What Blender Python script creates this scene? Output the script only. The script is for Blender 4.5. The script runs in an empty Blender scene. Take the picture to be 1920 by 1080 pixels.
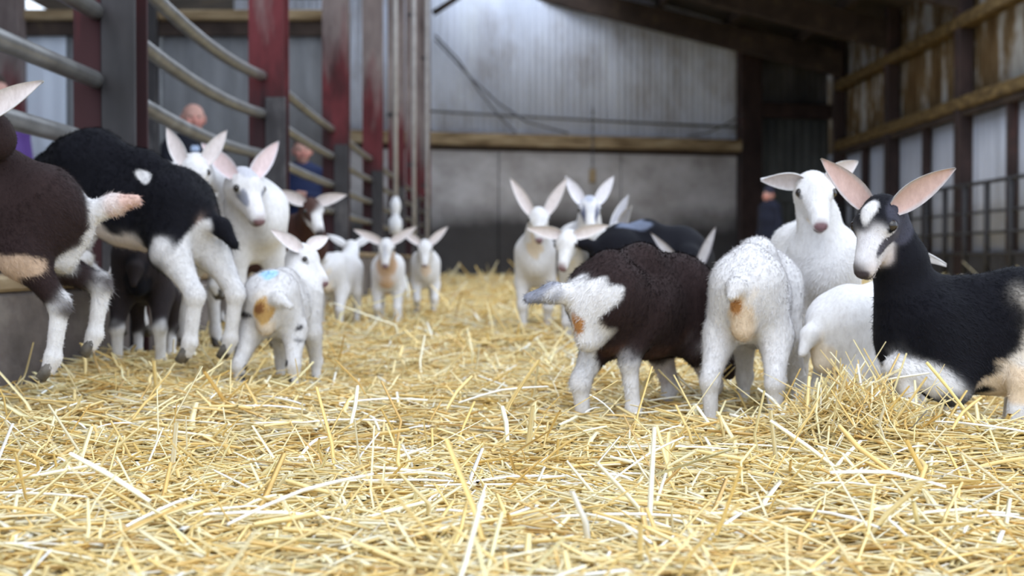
import bpy, math, random
import numpy as np
from mathutils import Vector, Matrix

random.seed(7)
RNG = np.random.default_rng(7)
SC = bpy.context.scene
COL = SC.collection

# ------------------------------------------------------------------ camera
F = 2600.0                     # focal length in pixels of the 1920 px frame
CAM_H = 0.35
cam_d = bpy.data.cameras.new('camera')
cam = bpy.data.objects.new('camera', cam_d)
COL.objects.link(cam)
cam_d.sensor_width = 36.0
cam_d.lens = F / 1920 * 36.0
cam.location = (0, 0, CAM_H)
cam.rotation_euler = (math.radians(90 - 1.146), 0, math.radians(-0.44))
cam_d.clip_start = 0.05
cam_d.clip_end = 300
cam_d.dof.use_dof = True
cam_d.dof.focus_distance = 2.25
cam_d.dof.aperture_fstop = 4.8
SC.camera = cam

# ------------------------------------------------------------------ light
world = bpy.data.worlds.new('overcast_sky')
SC.world = world
world.use_nodes = True
bg = world.node_tree.nodes['Background']
bg.inputs[0].default_value = (0.76, 0.86, 1.0, 1)
bg.inputs[1].default_value = 1.3
sun_d = bpy.data.lights.new('soft_sun', 'SUN')
sun_d.energy = 0.6
sun_d.angle = math.radians(50)
sun_d.color = (1.0, 0.97, 0.92)
sun = bpy.data.objects.new('soft_sun', sun_d)
COL.objects.link(sun)
sun.rotation_euler = (math.radians(38), math.radians(-8), 0)

SC.view_settings.view_transform = 'Standard'
SC.view_settings.look = 'None'
SC.view_settings.gamma = 1.0
SC.view_settings.use_curve_mapping = False
SC.view_settings.exposure = 0.86


def px(x, y, Y):
    """world point at depth Y seen near pixel x, y"""
    return np.array([(x - 940.0) * Y / F, Y, CAM_H - (y - 488.0) * Y / F])


# ------------------------------------------------------------------ materials
def new_mat(name, rough=0.8, spec=0.3):
    m = bpy.data.materials.new(name)
    m.use_nodes = True
    nt = m.node_tree
    b = nt.nodes['Principled BSDF']
    b.inputs['Roughness'].default_value = rough
    b.inputs['Specular IOR Level'].default_value = spec
    return m, nt, b


def coords(nt, kind='Object', scale=(1, 1, 1)):
    if kind == 'World':
        g = nt.nodes.new('ShaderNodeNewGeometry')
        out = g.outputs['Position']
    else:
        g = nt.nodes.new('ShaderNodeTexCoord')
        out = g.outputs[kind]
    mp = nt.nodes.new('ShaderNodeMapping')
    mp.inputs['Scale'].default_value = scale
    nt.links.new(out, mp.inputs['Vector'])
    return mp.outputs[0]


def noise(nt, vec, scale, detail=4, rough=0.6):
    n = nt.nodes.new('ShaderNodeTexNoise')
    n.inputs['Scale'].default_value = scale
    n.inputs['Detail'].default_value = detail
    n.inputs['Roughness'].default_value = rough
    nt.links.new(vec, n.inputs['Vector'])
    return n.outputs['Fac']


def ramp(nt, fac, stops):
    r = nt.nodes.new('ShaderNodeValToRGB')
    e = r.color_ramp.elements
    while len(e) < len(stops):
        e.new(0.5)
    for el, (p, c) in zip(e, stops):
        el.position = p
        el.color = (c[0], c[1], c[2], 1)
    nt.links.new(fac, r.inputs[0])
    return r.outputs[0]


def mix(nt, fac, a, b, mode='MIX'):
    m = nt.nodes.new('ShaderNodeMix')
    m.data_type = 'RGBA'
    m.blend_type = mode
    for s, v in ((0, fac), (6, a), (7, b)):
        if isinstance(v, (int, float)):
            m.inputs[s].default_value = v
        elif isinstance(v, tuple):
            m.inputs[s].default_value = (v[0], v[1], v[2], 1)
        else:
            nt.links.new(v, m.inputs[s])
    return m.outputs[2]


def bump(nt, b, h, strength=0.3, dist=0.01):
    bp = nt.nodes.new('ShaderNodeBump')
    bp.inputs['Strength'].default_value = strength
    bp.inputs['Distance'].default_value = dist
    nt.links.new(h, bp.inputs['Height'])
    nt.links.new(bp.outputs[0], b.inputs['Normal'])


def noise_mat(name, stops, scale=5, stretch=(1, 1, 1), rough=0.8, spec=0.3, bmp=0.0, kind='Object', metal=0.0, detail=5):
    m, nt, b = new_mat(name, rough, spec)
    v = coords(nt, kind, stretch)
    f = noise(nt, v, scale, detail)
    nt.links.new(ramp(nt, f, stops), b.inputs['Base Color'])
    b.inputs['Metallic'].default_value = metal
    if bmp:
        f2 = noise(nt, v, scale * 4, 4)
        bump(nt, b, f2, bmp, 0.01)
    return m


def attr_mat(name, rough=0.9, spec=0.15, fur=0.0, sheen=0.0):
    m, nt, b = new_mat(name, rough, spec)
    a = nt.nodes.new('ShaderNodeAttribute')
    a.attribute_name = 'Col'
    col = a.outputs['Color']
    if fur:
        v = coords(nt, 'Object', (1, 1, 0.45))
        f = noise(nt, v, 95, 4, 0.7)
        col = mix(nt, 1.0, col, ramp(nt, f, [(0.25, (0.82, 0.80, 0.79)), (0.6, (1, 1, 1)), (0.85, (1.12, 1.1, 1.08))]), 'MULTIPLY')
        bump(nt, b, f, fur, 0.006)
    nt.links.new(col, b.inputs['Base Color'])
    b.inputs['Sheen Weight'].default_value = sheen
    b.inputs['Sheen Roughness'].default_value = 0.6
    return m


M = {}
M['fur'] = attr_mat('fur_coat', 0.8, 0.12, 0.4, 0.015)
M['hair'] = attr_mat('short_hair', 0.7, 0.15)
M['ear'] = attr_mat('ear_skin', 0.85, 0.2, 0.15, 0.02)
M['person'] = attr_mat('person_skin_and_cloth', 0.8, 0.25)
M['straw'] = attr_mat('straw_stalks', 0.5, 0.45)
M['hoof'] = noise_mat('hoof_horn', [(0.3, (0.05, 0.045, 0.04)), (0.7, (0.16, 0.14, 0.12))], 40, rough=0.5)
M['eye'] = noise_mat('eye_dark', [(0.3, (0.01, 0.008, 0.008)), (0.7, (0.03, 0.02, 0.015))], 60, rough=0.12, spec=0.6)


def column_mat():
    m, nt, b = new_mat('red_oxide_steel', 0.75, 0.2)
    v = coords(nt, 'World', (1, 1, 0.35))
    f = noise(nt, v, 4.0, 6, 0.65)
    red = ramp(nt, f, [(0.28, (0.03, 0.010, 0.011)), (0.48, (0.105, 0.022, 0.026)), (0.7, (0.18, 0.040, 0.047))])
    # old grey whitewash high up, darker tone low down, both with ragged edges
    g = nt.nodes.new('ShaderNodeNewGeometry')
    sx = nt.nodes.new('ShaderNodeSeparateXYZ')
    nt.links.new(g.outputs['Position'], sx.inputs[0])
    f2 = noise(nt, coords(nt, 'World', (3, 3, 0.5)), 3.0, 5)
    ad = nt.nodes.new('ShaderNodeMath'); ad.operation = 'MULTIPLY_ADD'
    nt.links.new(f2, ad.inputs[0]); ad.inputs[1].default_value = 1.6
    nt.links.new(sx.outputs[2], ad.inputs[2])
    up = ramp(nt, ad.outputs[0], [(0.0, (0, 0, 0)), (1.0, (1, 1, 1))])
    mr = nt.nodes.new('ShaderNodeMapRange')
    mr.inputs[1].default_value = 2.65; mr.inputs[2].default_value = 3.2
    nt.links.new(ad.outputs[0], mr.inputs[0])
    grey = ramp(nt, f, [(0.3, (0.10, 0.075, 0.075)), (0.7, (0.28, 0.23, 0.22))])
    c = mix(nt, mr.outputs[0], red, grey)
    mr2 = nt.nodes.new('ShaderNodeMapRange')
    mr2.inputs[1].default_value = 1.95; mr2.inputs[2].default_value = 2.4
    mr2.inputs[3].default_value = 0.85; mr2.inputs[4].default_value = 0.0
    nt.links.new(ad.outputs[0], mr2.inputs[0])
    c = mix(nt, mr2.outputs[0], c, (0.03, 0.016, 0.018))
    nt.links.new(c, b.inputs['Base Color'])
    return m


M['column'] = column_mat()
M['dark_steel'] = noise_mat('weathered_dark_steel', [(0.3, (0.013, 0.011, 0.012)), (0.55, (0.032, 0.028, 0.031)), (0.75, (0.12, 0.11, 0.11))], 3, (2, 2, 0.6), 0.5, 0.4, kind='World')
M['rail'] = noise_mat('galvanised_rail', [(0.3, (0.095, 0.092, 0.09)), (0.6, (0.20, 0.197, 0.195)), (0.8, (0.36, 0.355, 0.36))], 6, (1, 1, 1), 0.38, 0.5, kind='World', metal=0.35)
M['pipe'] = noise_mat('grey_pipe', [(0.3, (0.32, 0.30, 0.29)), (0.7, (0.52, 0.5, 0.5))], 5, rough=0.5)
M['white_plastic'] = noise_mat('white_plastic', [(0.3, (0.75, 0.76, 0.8)), (0.7, (0.85, 0.85, 0.88))], 8, rough=0.35)
M['kerb'] = noise_mat('muddy_kerb', [(0.3, (0.055, 0.045, 0.042)), (0.55, (0.15, 0.125, 0.115)), (0.75, (0.28, 0.25, 0.22))], 2.2, (1, 1, 2), 0.85, bmp=0.5, kind='World')
M['dark_bar'] = noise_mat('dark_painted_bar', [(0.3, (0.012, 0.012, 0.015)), (0.7, (0.045, 0.042, 0.045))], 6, rough=0.5)
M['cable'] = noise_mat('cable_rubber', [(0.3, (0.06, 0.06, 0.07)), (0.7, (0.13, 0.13, 0.14))], 6, rough=0.6)
M['timber'] = noise_mat('dusty_timber', [(0.3, (0.11, 0.07, 0.035)), (0.55, (0.30, 0.22, 0.13)), (0.75, (0.44, 0.36, 0.24))], 2.5, (0.6, 0.6, 3), 0.9, bmp=0.4, kind='World')
M['timber_ochre'] = noise_mat('straw_dusted_timber', [(0.3, (0.05, 0.029, 0.010)), (0.55, (0.135, 0.088, 0.034)), (0.75, (0.24, 0.165, 0.07))], 3.5, (1, 1, 3), 0.95, bmp=0.5, kind='World')
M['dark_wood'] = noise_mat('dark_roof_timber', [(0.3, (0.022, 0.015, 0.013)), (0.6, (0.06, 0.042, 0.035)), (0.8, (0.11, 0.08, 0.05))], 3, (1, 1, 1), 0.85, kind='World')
M['roof'] = noise_mat('roof_sheet_underside', [(0.3, (0.035, 0.028, 0.024)), (0.6, (0.075, 0.06, 0.052)), (0.8, (0.14, 0.10, 0.055))], 1.2, (1, 1, 1), 0.85, kind='World')
M['rust_column'] = noise_mat('brown_steel_column', [(0.3, (0.018, 0.011, 0.011)), (0.6, (0.05, 0.03, 0.028)), (0.8, (0.13, 0.05, 0.045))], 3, (1, 1, 0.5), 0.7, kind='World')
M['dark_door'] = noise_mat('dark_door_sheet', [(0.3, (0.07, 0.074, 0.074)), (0.7, (0.14, 0.145, 0.14))], 2, (1, 1, 0.5), 0.7, kind='World')
M['dark_sheet'] = noise_mat('dark_stained_sheet', [(0.3, (0.035, 0.034, 0.036)), (0.6, (0.09, 0.088, 0.095)), (0.8, (0.2, 0.2, 0.22))], 2.2, (1, 1, 0.4), 0.8, kind='World')
M['soil'] = noise_mat('yard_soil', [(0.3, (0.16, 0.14, 0.11)), (0.7, (0.3, 0.27, 0.22))], 0.6, rough=0.95, kind='World')
M['slab'] = noise_mat('concrete_slab', [(0.3, (0.16, 0.15, 0.14)), (0.7, (0.32, 0.30, 0.28))], 1.1, rough=0.9, kind='World')


def sheet_mat(name, base, mid, stain, hi_x, seed):
    """cement sheet: blue-grey, with vertical runs of brown dirt, denser towards the eaves and one side"""
    m, nt, b = new_mat(name, 0.75, 0.25)
    v = coords(nt, 'World', (1, 1, 0.22))
    f1 = noise(nt, v, 1.9, 6, 0.65)
    f2 = noise(nt, coords(nt, 'World', (1, 1, 0.7)), 0.75 + seed * 0.07, 4)
    c = ramp(nt, f1, [(0.34, mid), (0.55, base), (0.75, tuple(min(1, k * 1.12) for k in base))])
    g = nt.nodes.new('ShaderNodeNewGeometry')
    sx = nt.nodes.new('ShaderNodeSeparateXYZ')
    nt.links.new(g.outputs['Position'], sx.inputs[0])
    mr = nt.nodes.new('ShaderNodeMapRange')
    mr.inputs[1].default_value = hi_x[0]; mr.inputs[2].default_value = hi_x[1]
    nt.links.new(sx.outputs[0], mr.inputs[0])
    mz = nt.nodes.new('ShaderNodeMapRange')
    mz.inputs[1].default_value = 3.0; mz.inputs[2].default_value = 6.0
    nt.links.new(sx.outputs[2], mz.inputs[0])
    a = nt.nodes.new('ShaderNodeMath'); a.operation = 'MULTIPLY_ADD'
    nt.links.new(mr.outputs[0], a.inputs[0]); a.inputs[1].default_value = 0.16
    nt.links.new(f2, a.inputs[2])
    a2 = nt.nodes.new('ShaderNodeMath'); a2.operation = 'MULTIPLY_ADD'
    nt.links.new(mz.outputs[0], a2.inputs[0]); a2.inputs[1].default_value = 0.045
    nt.links.new(a.outputs[0], a2.inputs[2])
    st = ramp(nt, a2.outputs[0], [(0.53, (0, 0, 0)), (0.74, (0.9, 0.9, 0.9))])
    st2 = mix(nt, 1.0, st, ramp(nt, f1, [(0.3, (1, 1, 1)), (0.65, (0.25, 0.25, 0.25))]), 'MULTIPLY')
    c = mix(nt, st2, c, stain)
    nt.links.new(c, b.inputs['Base Color'])
    return m


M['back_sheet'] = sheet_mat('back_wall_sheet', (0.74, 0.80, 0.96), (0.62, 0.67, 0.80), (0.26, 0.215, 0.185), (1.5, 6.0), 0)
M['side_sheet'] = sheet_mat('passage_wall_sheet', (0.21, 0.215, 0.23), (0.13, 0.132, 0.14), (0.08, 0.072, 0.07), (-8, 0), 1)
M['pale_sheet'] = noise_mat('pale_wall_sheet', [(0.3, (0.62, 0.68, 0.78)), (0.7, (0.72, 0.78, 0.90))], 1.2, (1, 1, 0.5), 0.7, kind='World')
M['right_low'] = noise_mat('right_wall_low_sheet', [(0.3, (0.40, 0.41, 0.46)), (0.6, (0.56, 0.58, 0.66)), (0.8, (0.62, 0.65, 0.74))], 0.9, (1, 1, 0.4), 0.8, kind='World')


def right_upper_mat():
    m, nt, b = new_mat('right_wall_upper_sheet', 0.85, 0.2)
    f = noise(nt, coords(nt, 'World', (1, 1, 0.3)), 1.6, 6, 0.65)
    f2 = noise(nt, coords(nt, 'World', (1, 1, 0.25)), 5, 4, 0.65)
    c = ramp(nt, f, [(0.38, (0.115, 0.07, 0.03)), (0.50, (0.19, 0.135, 0.075)), (0.57, (0.42, 0.41, 0.40)), (0.75, (0.52, 0.54, 0.54))])
    c = mix(nt, 1.0, c, ramp(nt, f2, [(0.3, (0.65, 0.62, 0.6)), (0.65, (1, 1, 1))]), 'MULTIPLY')
    nt.links.new(c, b.inputs['Base Color'])
    return m


M['right_up'] = right_upper_mat()


def concrete_mat(name, lo, hi, dark, top):
    m, nt, b = new_mat(name, 0.9, 0.2)
    f = noise(nt, coords(nt, 'World', (1, 1, 1.3)), 1.3, 7, 0.65)
    c = ramp(nt, f, [(0.32, lo), (0.68, hi)])
    # black slurry tide mark along the foot of the wall
    g = nt.nodes.new('ShaderNodeNewGeometry')
    sx = nt.nodes.new('ShaderNodeSeparateXYZ')
    nt.links.new(g.outputs['Position'], sx.inputs[0])
    f2 = noise(nt, coords(nt, 'World', (1, 1, 0.8)), 0.55, 5)
    a = nt.nodes.new('ShaderNodeMath'); a.operation = 'MULTIPLY_ADD'
    nt.links.new(f2, a.inputs[0]); a.inputs[1].default_value = -1.1
    nt.links.new(sx.outputs[2], a.inputs[2])
    mr = nt.nodes.new('ShaderNodeMapRange')
    mr.inputs[1].default_value = top - 0.25; mr.inputs[2].default_value = top + 0.35
    mr.inputs[3].default_value = 0.93; mr.inputs[4].default_value = 0.0
    nt.links.new(a.outputs[0], mr.inputs[0])
    c = mix(nt, mr.outputs[0], c, dark)
    nt.links.new(c, b.inputs['Base Color'])
    bump(nt, b, noise(nt, coords(nt, 'World'), 9, 5), 0.35, 0.02)
    return m


M['concrete'] = concrete_mat('stained_concrete', (0.30, 0.28, 0.28), (0.52, 0.505, 0.525), (0.035, 0.032, 0.033), 0.72)


def straw_base_mat():
    m, nt, b = new_mat('straw_bedding', 0.85, 0.2)
    v1 = coords(nt, 'World', (1.0, 3.0, 1))
    v2 = coords(nt, 'World', (3.2, 1.0, 1))
    f = noise(nt, v1, 22, 6, 0.7)
    f2 = noise(nt, v2, 15, 6, 0.7)
    c1 = ramp(nt, f, [(0.3, (0.68, 0.47, 0.17)), (0.5, (0.90, 0.70, 0.30)), (0.72, (0.94, 0.84, 0.52))])
    c2 = ramp(nt, f2, [(0.3, (0.68, 0.47, 0.17)), (0.5, (0.90, 0.70, 0.30)), (0.72, (0.93, 0.82, 0.50))])
    c = mix(nt, 0.5, c1, c2)
    f3 = noise(nt, coords(nt, 'World'), 0.7, 3)
    c = mix(nt, 1.0, c, ramp(nt, f3, [(0.3, (0.88, 0.85, 0.82)), (0.7, (1.05, 1.03, 1.0))]), 'MULTIPLY')
    nt.links.new(c, b.inputs['Base Color'])
    bump(nt, b, f, 0.8, 0.03)
    return m


M['straw_base'] = straw_base_mat()


# ------------------------------------------------------------------ object helpers
def put(o, name, mat=None, parent=None, loc=None, rz=0.0):
    COL.objects.link(o)
    if mat is not None:
        o.data.materials.append(mat)
    if parent is not None:
        o.parent = parent
    if loc is not None:
        o.location = [float(v) for v in loc]
    if rz:
        o.rotation_euler[2] = rz
    return o


def mesh_obj(name, verts, faces, mat, parent=None, loc=None, rz=0.0, smooth=False, cols=None):
    me = bpy.data.meshes.new(name)
    v = np.asarray(verts, dtype=np.float32)
    if isinstance(faces, np.ndarray):
        k = faces.shape[1]
        me.vertices.add(len(v)); me.vertices.foreach_set('co', v.ravel())
        me.loops.add(faces.size); me.loops.foreach_set('vertex_index', faces.astype(np.int32).ravel())
        me.polygons.add(len(faces))
        me.polygons.foreach_set('loop_start', np.arange(0, faces.size, k, dtype=np.int32))
        me.update(calc_edges=True)
    else:
        me.from_pydata([tuple(map(float, p)) for p in v], [], [tuple(map(int, f)) for f in faces])
        me.update()
    if cols is not None:
        a = me.color_attributes.new('Col', 'FLOAT_COLOR', 'POINT')
        c = np.ones((len(v), 4), np.float32); c[:, :3] = cols
        a.data.foreach_set('color', c.ravel())
    if smooth:
        me.polygons.foreach_set('use_smooth', np.ones(len(me.polygons), dtype=bool))
    me.validate()
    o = bpy.data.objects.new(name, me)
    return put(o, name, mat, parent, loc, rz)


def empty(name, loc=(0, 0, 0), rz=0.0, parent=None):
    o = bpy.data.objects.new(name, None)
    o.empty_display_size = 0.1
    return put(o, name, None, parent, loc, rz)


def tag(o, label=None, cat=None, group=None, kind=None):
    if label: o['label'] = label
    if cat: o['category'] = cat
    if group: o['group'] = group
    if kind: o['kind'] = kind
    return o


def share(src, name, parent, loc, rz=0.0):
    o = bpy.data.objects.new(name, src.data)
    COL.objects.link(o)
    o.parent = parent
    o.location = [float(v) for v in loc]
    o.rotation_euler[2] = rz
    return o


class MB:
    """collects simple solids into one mesh"""
    def __init__(s):
        s.v = []; s.f = []

    def box(s, lo, hi, bev=0.0):
        (x0, y0, z0), (x1, y1, z1) = lo, hi
        n = len(s.v)
        if bev <= 0:
            s.v += [(x0, y0, z0), (x1, y0, z0), (x1, y1, z0), (x0, y1, z0), (x0, y0, z1), (x1, y0, z1), (x1, y1, z1), (x0, y1, z1)]
            s.f += [tuple(n + i for i in q) for q in ((0, 3, 2, 1), (4, 5, 6, 7), (0, 1, 5, 4), (1, 2, 6, 5), (2, 3, 7, 6), (3, 0, 4, 7))]
            return s
        b = bev
        idx = {}
        for ix in (0, 1):
            for iy in (0, 1):
                for iz in (0, 1):
                    c = ((x0, x1)[ix], (y0, y1)[iy], (z0, z1)[iz])
                    d = (1 - 2 * ix, 1 - 2 * iy, 1 - 2 * iz)
                    for ax in range(3):
                        p = list(c)
                        for k in range(3):
                            if k != ax: p[k] += d[k] * b
                        idx[(ix, iy, iz, ax)] = len(s.v); s.v.append(tuple(p))
        I = idx
        for ax in range(3):
            o1, o2 = (ax + 1) % 3, (ax + 2) % 3
            for sgn in (0, 1):
                q = []
                for a, c in ((0, 0), (1, 0), (1, 1), (0, 1)):
                    k = [0, 0, 0]; k[ax] = sgn; k[o1] = a; k[o2] = c
                    q.append(I[(k[0], k[1], k[2], ax)])
                s.f.append(tuple(q if sgn else q[::-1]))
        for ax in range(3):
            o1, o2 = (ax + 1) % 3, (ax + 2) % 3
            for a in (0, 1):
                for c in (0, 1):
                    k0 = [0, 0, 0]; k0[o1] = a; k0[o2] = c; k1 = list(k0); k1[ax] = 1
                    q = [I[(*k0, o1)], I[(*k1, o1)], I[(*k1, o2)], I[(*k0, o2)]]
                    s.f.append(tuple(q if a == c else q[::-1]))
        for ix in (0, 1):
            for iy in (0, 1):
                for iz in (0, 1):
                    t = (I[(ix, iy, iz, 0)], I[(ix, iy, iz, 1)], I[(ix, iy, iz, 2)])
                    s.f.append(t if (ix + iy + iz) % 2 else t[::-1])
        return s

    def tube(s, pts, r, n=10, cap=True):
        pts = [np.array(p, float) for p in pts]
        m = len(pts)
        rr = r if hasattr(r, '__len__') else [r] * m
        up = np.array([0.0, 0.0, 1.0])
        base = len(s.v)
        for i in range(m):
            t = pts[min(i + 1, m - 1)] - pts[max(i - 1, 0)]
            t /= np.linalg.norm(t)
            u = up if abs(t[2]) < 0.9 else np.array([1.0, 0, 0])
            a = np.cross(u, t); a /= np.linalg.norm(a)
            b = np.cross(t, a)
            for k in range(n):
                an = 2 * math.pi * k / n
                s.v.append(tuple(pts[i] + rr[i] * (math.cos(an) * a + math.sin(an) * b)))
        for i in range(m - 1):
            for k in range(n):
                k2 = (k + 1) % n
                s.f.append((base + i * n + k, base + i * n + k2, base + (i + 1) * n + k2, base + (i + 1) * n + k))
        if cap:
            s.f.append(tuple(base + k for k in range(n))[::-1])
            s.f.append(tuple(base + (m - 1) * n + k for k in range(n)))
        return s

    def build(s, name, mat, parent=None, loc=None, rz=0.0, smooth=False):
        return mesh_obj(name, s.v, s.f, mat, parent, loc, rz, smooth)


# ------------------------------------------------------------------ ground heights
def hash_noise(x, y, seed=0):
    o = 0
    for i, (fx, fy, ph, am) in enumerate(((1.9, 1.1, 0.3, .5), (-1.3, 2.3, 1.7, .5), (3.7, 2.9, 2.2, .28), (-4.1, 3.3, 0.9, .25), (7.3, -5.1, 4.0, .14), (6.1, 8.7, 5.1, .12))):
        o = o + am * np.sin(fx * x + fy * y + ph + seed * 1.37 + 0.6 * np.sin(0.7 * fy * x - 0.5 * fx * y + seed))
    return o


MOUNDS = [(0.66, 2.60, 0.10, 0.16, 0.062), (-0.80, 3.3, 0.38, 0.35, 0.035), (0.40, 2.75, 0.25, 0.2, 0.015), (-1.05, 4.1, 0.3, 0.5, 0.05),
          (0.12, 5.6, 0.6, 0.6, 0.02), (1.0, 2.3, 0.25, 0.25, 0.012), (-1.2, 6.3, 0.3, 1.2, 0.04)]


def ground(x, y):
    z = 0.018 * hash_noise(x * 1.6, y * 1.6) + 0.008 * hash_noise(x * 5, y * 5, 3)
    for mx, my, sx, sy, h in MOUNDS:
        z = z + h * np.exp(-((x - mx) / sx) ** 2 - ((y - my) / sy) ** 2)
    return z


# ------------------------------------------------------------------ structure: floor, walls, roof
tag(MB().box((-60, -60, -0.45), (60, 90, -0.30)).build('ground', M['soil']), kind='structure')
tag(MB().box((-9.5, -4, -0.29), (9.0, 33.5, -0.14)).build('floor', M['slab']), kind='structure')

RW = 7.3           # right wall plane
FX = -1.22         # pen side of the fence
BW_A = math.atan(0.27)
BW_N = math.sqrt(1 + .27 ** 2)


def corr_sheet(width, z0, z1, pitch=0.146, amp=0.011, step=6):
    """one corrugated sheet standing in the xz plane, with thickness"""
    n = int(round(width / pitch)) * step
    v = []; f = []
    for side in (0, 1):
        for i in range(n + 1):
            x = width * i / n
            y = amp * math.sin(2 * math.pi * i / step) + side * 0.008
            v += [(x, y, z0), (x, y, z1)]
    k = 2 * (n + 1)
    for i in range(n):
        f.append((2 * i, 2 * i + 2, 2 * i + 3, 2 * i + 1))
        f.append((k + 2 * i + 1, k + 2 * i + 3, k + 2 * i + 2, k + 2 * i))
        f.append((2 * i + 1, 2 * i + 3, k + 2 * i + 3, k + 2 * i + 1))
        f.append((2 * i + 2, 2 * i, k + 2 * i, k + 2 * i + 2))
    f.append((0, 1, k + 1, k)); f.append((2 * n + 1, 2 * n, k + 2 * n, k + 2 * n + 1))
    return v, f


def roof_z(X):
    return 5.02 + 0.24 * (7.3 - X) if X > -1.45 else 5.02 + 0.24 * 8.75 + 0.24 * (X + 1.45)


# ---- back wall (runs at a slight angle)
wb = empty('wall_back', (-1.45, 28.8, 0), BW_A)
tag(wb, kind='structure')
U0, U1 = -4.0, 6.95            # plain wall; the doorway follows to 9.06
sv, sf = corr_sheet(1.02, 2.72, 7.6)
first = None
u = U0; k = 0
while u < 6.9:
    off = (k % 2) * 0.012
    if first is None:
        first = mesh_obj('sheet', sv, sf, M['back_sheet'], wb, (u, 0.10 + off, 0), smooth=True)
    else:
        share(first, 'sheet', wb, (u, 0.10 + off, 0))
    u += 1.0; k += 1
MB().box((0, 0, -0.14), (2.72, 0.2, 2.60), 0.02)
pan = None
for i in range(4):
    L = 2.725
    if pan is None:
        pan = MB().box((0.01, 0, -0.14), (L - 0.01, 0.20, 2.66), 0.015).build('concrete_panel', M['concrete'], wb, (U0 + L * i, 0, 0))
    else:
        share(pan, 'concrete_panel', wb, (U0 + L * i, 0.012 * (i % 2), 0))
MB().box((U0, -0.16, 2.74), (U1, 0.06, 3.0), 0.02).build('timber_beam', M['timber'], wb)
MB().box((U0, -0.02, 2.64), (U1, 0.07, 2.74)).build('beam_shade_board', M['dark_wood'], wb)  # dark board stands in for the shadow gap below the beam
# horizontal conduit with brackets, across the sheets
mb = MB().tube([(-0.1, -0.09, 3.43), (2.5, -0.09, 3.36), (5, -0.09, 3.30), (7.0, -0.09, 3.27)], 0.022, 8)
mb.build('conduit', M['cable'], wb, smooth=True)
# posts and doorway on the right of the back wall
MB().box((6.92, -0.16, -0.14), (7.42, 0.3, 6.6), 0.02).build('steel_post', M['rust_column'], wb)
sv2, sf2 = corr_sheet(0.88, 3.85, 6.2)
s2 = mesh_obj('dark_sheet', sv2, sf2, M['dark_sheet'], wb, (7.42, 0.12, 0), smooth=True)
share(s2, 'dark_sheet', wb, (8.28, 0.13, 0))
MB().box((7.42, -0.10, 3.52), (9.2, 0.18, 3.84), 0.02).build('door_lintel', M['rust_column'], wb)
d1 = tag(empty('door_1', (-1.45, 28.8, 0), BW_A), kind='structure')
for i in range(2):
    sv3, sf3 = corr_sheet(0.88, -0.12, 3.52, 0.22, 0.014)
    mesh_obj('door_sheet', sv3, sf3, M['dark_door'], d1, (7.43 + 0.88 * i, 0.10 + .03 * i, 0), smooth=True)
MB().box((7.43, 0.0, 1.65), (9.19, 0.08, 1.80)).build('door_rail', M['dark_door'], d1)
MB().tube([(8.25, 0.02, 1.0), (8.25, -0.05, 1.02), (8.25, -0.05, 1.23), (8.25, 0.02, 1.25)], 0.014, 8).build('door_handle', M['dark_bar'], d1)

# ---- right wall
wr = tag(empty('wall_right', (RW, 0, 0)), kind='structure')
bays = [9.8, 13.8, 17.8, 21.8, 25.8, 29.8]
low = up = None
lv, lf = corr_sheet(1.0, 0.42, 2.72, 0.25, 0.012)
uv, uf = corr_sheet(1.0, 2.60, 5.3, 0.146, 0.02)
y = 9.8; k = 0
while y < 31.9:
    o = 0.10 + (k % 2) * 0.010
    if low is None:
        low = mesh_obj('low_sheet', lv, lf, M['right_low'], wr, (o, y, 0), math.radians(90), smooth=True)
        up = mesh_obj('upper_sheet', uv, uf, M['right_up'], wr, (o + .04, y, 0), math.radians(90), smooth=True)
    else:
        share(low, 'low_sheet', wr, (o, y, 0), math.radians(90))
        share(up, 'upper_sheet', wr, (o + .04, y, 0), math.radians(90))
    y += 0.985; k += 1
cb = None
for i in range(8):
    if cb is None:
        cb = MB().box((0.0, 0.01, -0.14), (0.16, 2.63, 0.48), 0.02).build('concrete_block', M['concrete'], wr, (0.0, 9.8, 0))
    else:
        share(cb, 'concrete_block', wr, (0.0, 9.8 + 2.64 * i, 0))
gt = MB().box((-0.16, 0.005, 0), (0.06, 3.995, 0.20), 0.02).build('timber_girt', M['timber_ochre'], wr, (0, 9.8, 2.70))
for i in range(6):
    for z in (2.70, 3.98):
        if (i, z) != (0, 2.70):
            if i < 5:
                share(gt, 'timber_girt', wr, (0, 9.8 + 4 * i, z))
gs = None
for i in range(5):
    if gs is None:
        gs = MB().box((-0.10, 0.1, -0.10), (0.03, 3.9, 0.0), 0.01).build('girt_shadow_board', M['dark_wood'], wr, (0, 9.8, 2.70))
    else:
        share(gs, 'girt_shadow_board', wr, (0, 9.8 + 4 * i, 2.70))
pc = None
for yb_ in bays:
    if pc is None:
        pc = MB().box((-0.13, -0.13, -0.14), (0.10, 0.13, 5.1), 0.015).build('steel_post', M['rust_column'], wr, (-0.02, yb_, 0))
    else:
        share(pc, 'steel_post', wr, (-0.02, yb_, 0))
pl = None
for i in range(5):
    if pl is None:
        pl = MB().box((-0.05, -0.05, 0.3), (0.09, 0.05, 2.7)).build('timber_stud', M['rust_column'], wr, (-0.02, 11.8, 0))
    else:
        share(pl, 'timber_stud', wr, (-0.02, 11.8 + 4 * i, 0))

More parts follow.
